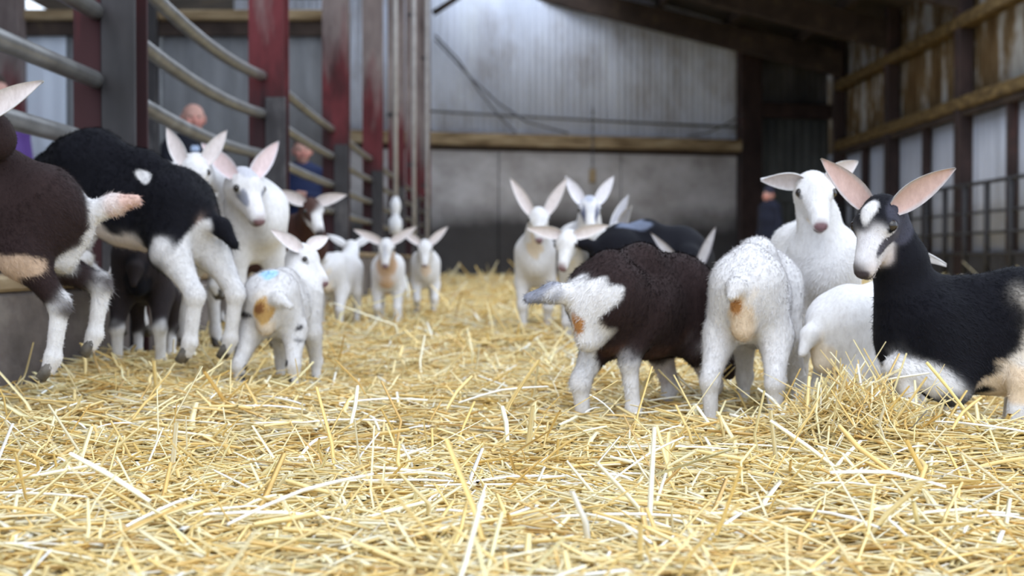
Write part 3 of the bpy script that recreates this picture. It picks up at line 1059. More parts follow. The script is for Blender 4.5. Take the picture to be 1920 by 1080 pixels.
def goat(label, X, Y, yaw, coat, scale=1.0, sink=0.05, pitch=0.0, head=None, hdir=None, ears=None, ear_in=None, tail=None, feet=None,
         spots=(), eh=0.0062, ear_len=0.115, ear_cols=None, cat='goat', zlift=0.0, tail_len=0.085, hump=0.0, roll=0.0, drop=0.0, ear_w=0.021, nk=(.10, .375, .066)):
    """head, hdir, ears and tail are given in world directions; feet offsets in the body frame (metres at scale 1)"""
    global GOATS, EYE
    GOATS += 1
    yw = math.radians(yaw)
    base = np.array([X, Y, float(ground(X, Y)) - sink + zlift])
    cy, sy = math.cos(yw), math.sin(yw)
    Rt = np.array([[cy, sy, 0], [-sy, cy, 0], [0, 0, 1]])       # world -> body

    def loc_pt(w):
        return Rt @ (np.array(w, float) - base) / scale

    def loc_dir(w):
        return unit(Rt @ np.array(w, float))
    g = SDF()
    c = coat
    pt = math.radians(pitch)
    piv = np.array([-0.17, 0, 0.33])

    def T(p):
        p = np.array(p, float) - piv
        return piv + np.array([p[0] * math.cos(pt) - p[2] * math.sin(pt), p[1], p[0] * math.sin(pt) + p[2] * math.cos(pt) - drop])
    H = hump
    g.rc(T((.115, 0, .325)), T((-.02, 0, .312 + H * .4)), .088, .094, c['trunk'], .03, .72)
    g.rc(T((-.02, 0, .310 + H * .4)), T((-.14, 0, .325 + H * .3)), .093, .082, c['trunk'], .03, .75)
    g.rc(T((-.14, 0, .335)), T((-.195, 0, .332)), .078, .056, c['rump'], .03, .80)
    g.rc(T((.10, 0, .398)), T((-.04, 0, .402 + H)), .030, .028, c['trunk'], .045)
    g.rc(T((-.04, 0, .402 + H)), T((-.15, 0, .398 + H * .6)), .028, .027, c['trunk'], .045)
    g.rc(T((-.15, 0, .398 + H * .6)), T((-.222, 0, .362)), .027, .025, c['rump'], .035)
    for s_ in (1, -1):
        g.rc(T((-.140, .040 * s_, .388)), T((-.150, .044 * s_, .382)), .018, .018, c['rump'], .03)
    g.rc(T((.09, 0, .252)), T((-.13, 0, .262)), .034, .030, c['belly'], .04, 1.25)
    g.rc(T((.165, 0, .305)), T((.15, 0, .34)), .054, .058, c['chest'], .03, .82)
    fp = dict(FL=(0, 0, 0), FR=(0, 0, 0), HL=(0, 0, 0), HR=(0, 0, 0))
    fp.update(feet or {})
    hooves = []
    for key, sgn in (('FL', 1), ('FR', -1)):
        sh = T((.120, .048 * sgn, .355)); el = T((.098, .056 * sgn, .232))
        ft = np.array([.125, .050 * sgn, 0.0]) + np.array(fp[key][:3])
        pd = unit(fp[key][3:6]) if len(fp[key]) > 3 else unit((.42, 0, -.9))
        fet = ft - pd * .046
        kn, fet = ik2(el, fet, .108, .092, (1, 0, .15))
        ft = fet + pd * .046
        g.rc(sh, el, .052, .036, c['uarm'], .03, .75)
        g.rc(el, kn, .030, .0185, c['farm'], .018)
        g.rc(kn, kn, .0215, .0215, c['farm'], .012)
        g.rc(kn, fet, .0165, .0145, c['fcan'], .010)
        g.rc(fet, fet + pd * .022, .0175, .0150, c['fcan'], .010)
        hooves.append((fet + pd * .012, pd))
    for key, sgn in (('HL', 1), ('HR', -1)):
        hp = T((-.165, .042 * sgn, .355))
        ft = np.array([-.185, .050 * sgn, 0.0]) + np.array(fp[key][:3])
        pd = unit(fp[key][3:6]) if len(fp[key]) > 3 else unit((.36, 0, -.93))
        cd = unit(fp[key][6:9]) if len(fp[key]) > 6 else unit((-.14, 0, 1))
        fet = ft - pd * .046
        hk = fet + cd * .105
        st, hk = ik2(hp, hk, .112, .126, (1, .08 * sgn, .1))
        fet = hk - cd * .105
        g.rc(hp, st, .064, .048, c['thigh'], .03, .70)
        g.rc(st + np.array([-.01, 0, 0]), hk, .038, .0195, c['shank'], .022)
        g.rc(hk, hk + cd * .012, .0215, .017, c['hcan'], .012)
        g.rc(hk, fet, .0185, .0150, c['hcan'], .012)
        g.rc(fet, fet + pd * .022, .0180, .0155, c['hcan'], .010)
        hooves.append((fet + pd * .012, pd))
    g.rc(T((-.225, 0, .325)), T((-.215, 0, .27)), .030, .034, c['perineum'], .02, .8)
    # tail
    tr = T((-.236, 0, .362))
    td = loc_dir(tail) if tail is not None else unit((-.8, 0, .35))
    tm = tr + td * tail_len * .55
    te = tr + td * tail_len + np.array([0, 0, -.012])
    g.rc(tr + np.array([.03, 0, -.005]), tm, .024, .021, c['tail'], .015)
    g.rc(tm, te, .021, .011, c['tailtip'], .012)
    # neck and head
    nb = T((.155, 0, .385))
    hd = loc_dir(hdir) if hdir is not None else unit((.9, 0, -.35))
    hp = loc_pt(head) if head is not None else nb + np.array([.10, 0, .15])
    ext = hp - nb
    if np.linalg.norm(ext) > .26:
        hp = nb + unit(ext) * .26
        print('NECK long', label, np.linalg.norm(ext))
    ref = np.array([0, 0, 1.0])
    hy = np.cross(ref, hd); hy = unit(hy)
    hz = np.cross(hd, hy)
    if roll:
        rr = math.radians(roll)
        hy, hz = hy * math.cos(rr) + hz * math.sin(rr), hz * math.cos(rr) - hy * math.sin(rr)

    def Hd(x, y_, z_):
        return hp + hd * x + hy * y_ + hz * z_
    nm = nb + (hp - nb) * .5 + np.array([-.012, 0, 0.0])
    hb = Hd(-.012, 0, -.02)
    g.rc(T((nk[0], 0, nk[1])), nm, nk[2], .043, c['neck'], .035, .85)
    g.rc(nm, hb, .043, .033, c['neck'], .02)
    g.rc(T((.165, 0, .335)), hb - np.array([0, 0, .012]), .050, .030, c['throat'], .03)
    g.rc(Hd(-.004, 0, .002), Hd(.022, 0, .008), .041, .037, c['head'], .018)
    g.rc(Hd(.022, 0, .002), Hd(.110, 0, -.020), .034, .0195, c['face'], .016)
    g.rc(Hd(-.006, 0, -.024), Hd(.040, 0, -.032), .027, .022, c['head'], .014)
    g.rc(Hd(.030, 0, -.030), Hd(.106, 0, -.039), .021, .0130, c['muzzle'], .012)
    for s_ in (1, -1):
        g.rc(Hd(.030, .030 * s_, .012), Hd(.042, .0275 * s_, .009), .0125, .011, c['head'], .012)
        g.rc(Hd(.112, .0095 * s_, -.025), Hd(.121, .0085 * s_, -.028), .0115, .0100, c['muzzle'], .006)
        g.rc(Hd(.129, .0072 * s_, -.0235), Hd(.130, .0072 * s_, -.027), .0045, .0045, c['nose'], .004)
    g.rc(Hd(.119, 0, -.021), Hd(.1245, 0, -.029), .0125, .0110, c['nose'], .005)
    g.rc(Hd(.108, 0, -.044), Hd(.114, 0, -.043), .0108, .0095, c['muzzle'], .005)
    P, Q = g.mesh(eh / scale)
    cl = g.colour(P, seed=GOATS * 1.7)
    # coat markings
    dk = tuple(.45 * k for k in c['nose'])
    marks = [('head', (.130, 0, -.026), (.014, .0185, .0125), c['nose']), ('head', (.114, 0, -.0425), (.026, .022, .0032), dk)]
    marks += [('head', (.040, .037 * s_, .008), (.017, .009, .009), tuple(.45 * k for k in c['head'])) for s_ in (1, -1)]
    for sp in list(spots) + marks:
        fr, cen, rad, colr = sp[:4]
        if fr == 'head':
            q = np.stack([(P - hp) @ hd, (P - hp) @ hy, (P - hp) @ hz], -1)
        elif fr == 'trunk':
            q = P - piv
            q = np.stack([q[:, 0] * math.cos(pt) + q[:, 2] * math.sin(pt) + piv[0], q[:, 1], -q[:, 0] * math.sin(pt) + q[:, 2] * math.cos(pt) + piv[2]], -1)
        else:
            q = P
        e = np.sqrt((((q - np.array(cen)) / np.array(rad)) ** 2).sum(1))
        nz = 0.16 * np.sin(60 * q[:, 0] + 2 * GOATS) * np.sin(53 * q[:, 2] + 1) + 0.12 * np.sin(120 * q[:, 1] + 97 * q[:, 2])
        w = np.clip((1.0 - e + nz) / 0.22, 0, 1)[:, None]
        cl = cl * (1 - w) + np.array(colr) * w
    root = empty('goat_kid', base, yw)
    tag(root, label, cat, 'goat kids in the straw pen')
    mesh_obj('body', P * scale, Q, M['fur'], root, smooth=True, cols=cl)
    if eh < 0.0059:
        fur_coat(root, P, Q, cl, hp, scale, nose=hp + hd * .122)
    # hooves: two claws each
    for (hc, pd) in hooves:
        mb = MB()
        for s_ in (1, -1):
            o = np.array([0, .0075 * s_, 0])
            mb.tube([(hc + o) * scale, (hc + o + pd * .016 + np.array([.003, 0, 0])) * scale, (hc + o * 1.1 + pd * .034 + np.array([.008, 0, 0])) * scale],
                    [.0095 * scale, .0115 * scale, .0105 * scale], 8)
        mb.build('hoof', M['hoof'], root, smooth=True)
    # eyes
    for s_ in (1, -1):
        cpt = Hd(.037, .0360 * s_, .011) * scale
        r = .0110 * scale
        ev = []; ef = []
        for i in range(7):
            th = math.pi * i / 6
            for j in range(10):
                ph = 2 * math.pi * j / 10
                ev.append(cpt + r * np.array([math.sin(th) * math.cos(ph), math.sin(th) * math.sin(ph), math.cos(th)]))
        for i in range(6):
            for j in range(10):
                ef.append((i * 10 + j, (i + 1) * 10 + j, (i + 1) * 10 + (j + 1) % 10, i * 10 + (j + 1) % 10))
        mesh_obj('eye', ev, ef, M['eye'], root, smooth=True)
    # ears: cupped leaves with a pink inside
    ecol = ear_cols or (WHITE, PINK)
    for n_, s_ in enumerate((1, -1)):
        if ears is not None:
            d = loc_dir(ears[n_])
        else:
            d = unit(hy * s_ * .85 + hz * .5 - hd * .1)
        inn = loc_dir(ear_in[n_]) if ear_in is not None else unit(hd * 1.0 + hy * s_ * .25)
        inn = inn - (inn @ d) * d
        inn = unit(inn)
        wd = np.cross(inn, d)
        root_p = Hd(-.012, .036 * s_, .024) - d * .014
        nu, nv = 11, 7
        ev = []; ec = []; ef = []
        for face in (0, 1):
            for i in range(nu):
                u_ = i / (nu - 1)
                wdt = ear_w * (math.sin(math.pi * min(1, (u_ * .93 + .07)) ** .75) ** .8 if u_ < 1 else 0.06) + .004 * (1 - u_)
                for j in range(nv):
                    v_ = 2 * j / (nv - 1) - 1
                    cup = .016 * (1 - u_ * .65) * v_ * v_
                    droop = -.012 * u_ * u_
                    th = .0042 * (1 - .6 * abs(v_)) * (1 - .45 * u_)
                    p = root_p + d * (u_ * (ear_len + .014)) + wd * (v_ * wdt) + inn * (cup + (th if face == 0 else -th)) + np.array([0, 0, droop])
                    ev.append(p * scale)
                    edge = abs(v_) > .8 or u_ > .93
                    ec.append(ecol[0] if face == 1 or edge else tuple(0.65 * a + 0.35 * b for a, b in zip(ecol[1], ecol[0])))
        off = nu * nv
        for i in range(nu - 1):
            for j in range(nv - 1):
                a = i * nv + j
                ef.append((a, a + 1, a + nv + 1, a + nv)[::-1])
                ef.append((off + a, off + a + 1, off + a + nv + 1, off + a + nv))
        rim = [(i, 0) for i in range(nu)] + [(nu - 1, j) for j in range(1, nv)] + [(i, nv - 1) for i in range(nu - 2, -1, -1)] + [(0, j) for j in range(nv - 2, 0, -1)]
        for k_ in range(len(rim)):
            a = rim[k_][0] * nv + rim[k_][1]; b_ = rim[(k_ + 1) % len(rim)]; b_ = b_[0] * nv + b_[1]
            ef.append((a, b_, off + b_, off + a))
        mesh_obj('ear', ev, ef, M['ear'], root, smooth=True, cols=ec)
    return root


#GOATS_BEGIN
cw = coat_white()
TOCAM = (0, -1, 0)

# brown kid in the middle, seen from behind its left quarter
cb_ = coat_dark(BROWN, rump=BROWN, perineum=(0.74, 0.6, 0.48), tail=WHITE, tailtip=GREY, farm=LGREY, shank=BROWN, belly=(0.06, 0.028, 0.02))
cb_['farm'] = (0.62, 0.58, 0.6)
goat('dark brown goat kid with a white rump seen from behind, head lowered', 0.332, 3.06, 46, cb_, 0.99, 0.085, 0, eh=0.005,
     head=(0.52, 3.30, 0.19), hdir=(.35, .45, -.85), tail=(-1.0, -.1, .02), tail_len=.115, hump=.03,
     feet=dict(HL=(.03, .0, 0.02), HR=(.075, .01, 0.065, .1, 0, -.98), FL=(-.02, 0, 0.02), FR=(.02, 0, 0.02)),
     spots=[('body', (-.235, 0, .35), (.072, .10, .055), WHITE), ('body', (-.225, 0, .26), (.052, .075, .10), WHITE), ('body', (-.225, 0, .18), (.062, .10, .055), WHITE), ('body', (-.16, -.05, .17), (.05, .04, .03), WHITE), ('body', (-.205, .05, .205), (.07, .055, .09), WHITE),
            ('body', (-.243, 0, .305), (.02, .018, .03), RUST)])

# white kid seen from behind
goat('white goat kid seen from behind with a soiled tail, head hidden', 0.575, 3.08, 70, cw, 0.94, 0.045, 0, eh=0.005,
     head=(0.71, 3.36, 0.20), hdir=(.2, .5, -.85), tail=(-.6, -.7, -.25), hump=.03, tail_len=.045,
     feet=dict(HL=(-.0, .025, 0), HR=(.0, -.02, 0), FL=(0, .01, 0), FR=(.0, -.03, 0)),
     spots=[('body', (-.25, 0, .285), (.05, .038, .065), CREAM), ('body', (-.245, .006, .315), (.03, .022, .028), RUST), ('body', (-.12, -.10, .20), (.016, .02, .018), LGREY)])

# white kid facing the camera
goat('white goat kid with a long upright neck looking straight at the camera', 0.785, 3.46, -93, cw, 1.03, 0.0, 0, eh=0.005,
     head=px(1524, 356, 3.27), hdir=(-.02, -.88, -.50), ears=[(.95, .1, .75), (-1.0, -.05, .12)], ear_in=[(0.1, -1, -.4), (0, -.7, -.75)],
     feet=dict(), ear_len=.085, ear_w=.024, nk=(.13, .37, .048), spots=[('head', (.0, 0, -.05), (.09, .03, .02), (0.8, 0.72, 0.62))])

# white kid behind the running one
goat('small white goat kid mostly hidden behind the running black kid', 0.865, 3.04, 28, cw, 0.92, 0.10, 0,
     head=px(1680, 500, 3.10), hdir=(.8, .5, -.2), ears=[(-.05, .4, 1), (1.0, -.05, -.13)], ear_in=[(1, 0, 0), (0, .4, 1)], tail=(-.5, -.4, -.7),
     hump=.01, ear_len=.10)

# black and white kid running to the left
cr = coat_dark(BLACK, face=(0.62, 0.6, 0.62), muzzle=(0.6, 0.54, 0.54), thigh=BLACK, perineum=CREAM, belly=BLACK, shank=(0.75, 0.68, 0.6), farm=WHITE)
goat('black goat kid with white legs leaping to the left at right edge', 0.965, 2.70, 176, cr, 1.04, 0.045, -3, eh=0.005, zlift=0.0, drop=0.085, nk=(.145, .36, .052),
     head=px(1655, 408, 2.68), hdir=(-.55, -.62, -.72), ears=[(.80, -.12, .62), (-.62, .1, .78)], ear_in=[(.1, -1, -.1), (.1, -1, 0)],
     ear_len=.125, ear_cols=((0.46, 0.44, 0.45), (0.52, 0.30, 0.24)), tail=(.8, 0, .6),
     feet=dict(FL=(.0, .01, .050, -.6, 0, -.6), FR=(.03, .0, .06, -.5, 0, -.7), HL=(.19, .02, 0.0), HR=(.16, 0, 0)),
     spots=[('head', (.0, .034, .0), (.05, .02, .05), (0.05, 0.05, 0.07)), ('head', (.055, .03, -.012), (.06, .012, .012), (0.07, 0.065, 0.08)),
            ('head', (.055, -.03, -.012), (.06, .012, .012), (0.07, 0.065, 0.08)), ('head', (.03, 0, .05), (.035, .018, .03), WHITE),
            ('body', (-.13, .0, .150), (.15, .13, .042), CREAM), ('body', (-.08, 0, .175), (.075, .14, .05), CREAM), ('body', (-.02, 0, .14), (.07, .14, .045), CREAM)])

# spotted white kid on the left seen from behind
sp = [('body', (-.255, 0, .315), (.035, .036, .045), (0.56, 0.36, 0.14)), ('body', (-.245, .004, .322), (.03, .024, .024), (0.25, 0.11, 0.04)), ('trunk', (-.19, .0, .44), (.035, .04, .04), (0.42, 0.66, 0.84)),
      ('body', (-.215, .07, .30), (.03, .03, .010), (.05, .045, .05)), ('trunk', (-.16, .05, .43), (.014, .014, .014), (.06, .06, .07))]
for q in ((-.2, .05, .12), (-.21, .06, .09), (-.19, .04, .03), (-.2, .07, .06), (-.2, -.05, .13), (-.19, -.06, .08), (-.2, -.06, .04), (.13, -.05, .05), (.13, .05, .03), (-.12, -.08, .24), (-.14, -.08, .2)):
    sp.append(('body', (q[0] - .012, q[1] * 1.08, q[2] + .02), (.045, .017, .015), (.035, .032, .036)))
cs = coat_white(); cs['tail'] = (0.78, 0.74, 0.72)
goat('spotted white goat kid with a blue rump mark, looking to the right', -0.600, 3.88, 82, cs, 0.87, 0.045, 0, eh=0.0055,
     head=px(566, 480, 4.02), hdir=(.85, -.40, -.62), ears=[(.5, .8, .45), (-.75, -.3, .65)], ear_in=[(.2, -1, .1), (.6, -.9, .1)], tail=(1.0, -.5, -.25), tail_len=.10,
     feet=dict(HL=(-.02, .03, 0), HR=(.02, -.03, 0), FL=(0, .01, 0), FR=(.02, -.01, 0)), spots=sp)

# black kid on the left, climbing, seen from its rear quarter
ck = coat_dark(BLACK, perineum=(0.66, 0.48, 0.42), shank=WHITE, thigh=BLACK, belly=(0.62, 0.56, 0.52), rump=BLACK)
goat('black goat kid with white hind legs climbing towards the kerb', -1.03, 3.74, 158, ck, 1.14, 0.02, 21, eh=0.0058, zlift=0.085,
     head=(-1.42, 3.95, 0.50), hdir=(-.8, .2, -.6), tail=(.75, -.35, -.65), tail_len=.10,
     feet=dict(FL=(-.05, .0, .19), FR=(-.02, 0, .14), HL=(-.045, .02, 0), HR=(-.075, 0, 0)),
     spots=[('body', (-.235, .0, .225), (.06, .11, .10), WHITE), ('trunk', (-.235, -.04, .335), (.03, .03, .03), (0.5, 0.48, 0.5)), ('trunk', (-.085, .055, .392), (.030, .03, .014), WHITE), ('trunk', (-.04, .0, .23), (.16, .1, .03), (0.62, 0.55, 0.5))])

# dark brown kid at the left edge, leaping
cl_ = coat_dark(BROWN, perineum=WHITE, shank=BROWN, tail=WHITE, tailtip=(0.62, 0.42, 0.36), belly=(0.42, 0.30, 0.22), farm=WHITE)
goat('dark brown goat kid leaping at the left edge, pink tail raised', -1.135, 2.93, 190, cl_, 1.04, 0.0, 20, eh=0.0055, zlift=0.075,
     head=px(-22, 246, 2.86), hdir=(-.7, -.3, -.4), ears=[(.95, -.1, .62), (-.5, .6, .5)], ear_in=[(0, -1, .2), (0, -1, 0)], ear_len=.14, tail=(.92, -.1, .42), tail_len=.115,
     feet=dict(HL=(.02, 0, .01), HR=(-.05, 0, .05), FL=(.02, 0, .06), FR=(.05, 0, .05)),
     spots=[('body', (-.24, 0, .30), (.035, .035, .075), WHITE), ('body', (-.10, .05, .235), (.09, .09, .035), (0.5, 0.36, 0.26))])

# dark kid under the black one
cm = coat_dark((0.026, 0.020, 0.021), shank=(0.026, 0.020, 0.021), farm=(0.026, 0.020, 0.021), perineum=BLACK)
goat('very dark brown goat kid with white feet between the leaping kids', -1.07, 4.22, 96, cm, 0.98, 0.03, 0, eh=0.0065,
     head=(-1.06, 4.56, 0.50), hdir=(-.2, .9, -.3), tail=(0, -.5, -.9),
     feet=dict(HL=(-.0, .012, 0), HR=(0, -.012, 0)))

# white kids at the fence, left
goat('white goat kid rearing behind the black kid, ears up', -1.10, 4.72, 60, cw, 1.12, 0.0, 22, eh=0.007, zlift=0.10,
     head=px(368, 318, 4.55), hdir=(.15, -.9, -.6), ears=[(.55, .1, 1), (-.42, 0, 1)], ear_in=[(0, -1, 0), (0, -1, 0)], feet=dict(FL=(0, 0, .1), FR=(0, 0, .08)))
cq = coat_white(); cq['face'] = (0.74, 0.72, 0.74)
goat('white goat kid with grey face stripes beside the second red column', -0.95, 4.95, -50, cq, 1.32, 0.02, 6, eh=0.007, zlift=0.04,
     head=px(456, 345, 4.70), hdir=(.52, -.6, -.62), ears=[(.45, .2, .8), (-.65, .0, .75)], ear_in=[(.2, -1, 0), (.2, -1, 0)], ear_cols=((0.72, 0.72, 0.78), (0.66, 0.45, 0.42)),
     spots=[('head', (.05, .028, .005), (.08, .010, .02), GREY), ('head', (.05, -.028, .005), (.08, .010, .02), GREY), ('head', (.0, 0, .045), (.04, .03, .02), LGREY)])
cbw = coat_dark((0.06, 0.028, 0.022), perineum=TAN, shank=(0.06, 0.028, 0.022), face=WHITE, muzzle=(0.7, 0.66, 0.66), farm=TAN)
goat('brown goat kid with a white face in front of the third column', -1.03, 6.25, -8, cbw, 1.13, 0.02, 0, eh=0.008, zlift=0.03,
     head=px(583, 392, 6.0), hdir=(.42, -.7, -.55), ears=[(.95, -.1, .35), (-.75, .1, .4)], ear_in=[(0, -1, 0), (0, -1, 0)],
     spots=[('head', (.045, .03, .0), (.07, .012, .02), (0.08, 0.05, 0.045)), ('head', (.045, -.03, .0), (.07, .012, .02), (0.08, 0.05, 0.045)), ('body', (.16, 0, .40), (.05, .08, .04), (0.5, 0.45, 0.43))])
goat('white goat kid seen from behind, tail raised, by the kerb', -0.86, 7.4, 78, cw, 1.02, 0.05, 0, eh=0.009,
     head=(-0.84, 7.76, 0.42), hdir=(-.3, .8, -.3), tail=(-.15, -.1, 1), tail_len=.09, feet=dict(HR=(.0, -.02, 0), HL=(.06, 0, .03)))

# two kids running towards the camera
c7 = coat_white(); c7['chest'] = (0.62, 0.42, 0.28); c7['throat'] = (0.6, 0.42, 0.3); c7['belly'] = (0.5, 0.34, 0.24)  # chest shadow painted into the coat as brown
goat('cream and white goat kid with shadow-brown chest running at the camera', -0.62, 7.6, -88, c7, 1.0, 0.035, 0, eh=0.009,
     head=px(725, 462, 7.25), hdir=(-.02, -.75, -.75), ears=[(1.0, 0, .72), (-1.0, 0, .55)], ear_in=[(0, -1, 0), (0, -1, 0)], ear_len=.155,
     feet=dict(FL=(.06, .0, .0), FR=(.0, 0, .02), HL=(-.05, 0, .02)), spots=[('head', (.05, 0, .025), (.06, .012, .03), LGREY)])
goat('pure white goat kid running at the camera, right of its twin', -0.46, 8.4, -86, cw, 1.02, 0.035, 0, eh=0.009,
     head=px(797, 463, 8.1), hdir=(.03, -.75, -.75), ears=[(.8, 0, .85), (-.85, 0, .65)], ear_in=[(0, -1, 0), (0, -1, 0)], ear_len=.14,
     feet=dict(FL=(.07, .0, .01), FR=(-.02, 0, .05), HL=(-.05, 0, .0)), spots=[('body', (.22, 0, .33), (.04, .03, .06), (0.72, 0.58, 0.46))])

# group behind the brown kid
goat('white goat kid with upright ears standing left of the brown kid', 0.165, 6.7, -92, cw, 1.15, 0.03, 0, eh=0.008,
     head=px(1010, 408, 6.4), hdir=(.0, -.8, -.55), ears=[(.55, 0, 1), (-.55, 0, 1)], ear_in=[(0, -1, 0), (0, -1, 0)], ear_len=.165,
     feet=dict(FL=(.0, .0, .0), FR=(.03, 0, 0)), spots=[('body', (.20, 0, .40), (.06, .035, .10), (0.66, 0.55, 0.42))])
cg = coat_white(); cg['head'] = (0.58, 0.6, 0.68); cg['neck'] = (0.7, 0.7, 0.74)
goat('white goat kid with grey striped face and upright ears, farthest of group', 0.40, 6.75, -85, cg, 1.2, 0.0, 0, eh=0.008,
     head=px(1105, 388, 6.45), hdir=(.0, -.75, -.6), ears=[(.55, 0, 1), (-.55, 0, 1)], ear_in=[(0, -1, 0), (0, -1, 0)], ear_len=.12, ear_cols=((0.8, 0.8, 0.84), (0.7, 0.66, 0.7)),
     spots=[('head', (.05, .026, .01), (.06, .011, .03), (0.12, 0.13, 0.2)), ('head', (.05, -.026, .01), (.06, .011, .03), (0.12, 0.13, 0.2)), ('head', (.0, 0, .05), (.04, .02, .02), (0.4, 0.42, 0.5))])
goat('white goat kid with sideways ears peering over the brown back', 0.345, 5.55, -105, cw, 1.02, 0.03, 0, eh=0.008,
     head=px(1066, 452, 5.25), hdir=(-.25, -.7, -.65), ears=[(1.0, 0, .38), (-1.0, 0, .28)], ear_in=[(0, -1, -.2), (0, -1, -.2)], ear_len=.125)
g4 = coat_white()
goat('white goat kid with one tall ear behind the brown kid', 0.50, 6.15, 205, g4, 1.05, 0.03, 0, eh=0.008,
     head=px(1163, 434, 5.95), hdir=(-.75, -.3, -.62), ears=[(.10, -.5, .35), (.42, .1, 1)], ear_in=[(-.6, -1, 0), (-.5, -1, 0)], ear_len=.15, ear_cols=(WHITE, (0.3, 0.3, 0.36)))
c5 = coat_dark(BLACK, perineum=BLACK, farm=BLACK)
goat('black goat kid with mottled white ears behind the brown back', 0.60, 5.35, 22, c5, 1.1, 0.02, 0, eh=0.008, ear_w=.016,
     head=px(1286, 528, 5.1), hdir=(.25, -.75, -.75), ears=[(.40, 0, 1), (-.62, 0, .8)], ear_in=[(0, -1, 0), (0, -1, 0)], ear_len=.16, ear_cols=((0.16, 0.15, 0.17), (0.52, 0.50, 0.52)),
     hump=.03, spots=[('trunk', (-.10, 0, .45), (.07, .08, .03), (0.12, 0.14, 0.2))])
#GOATS_END


# ------------------------------------------------------------------ people
SKIN = (0.52, 0.30, 0.25)


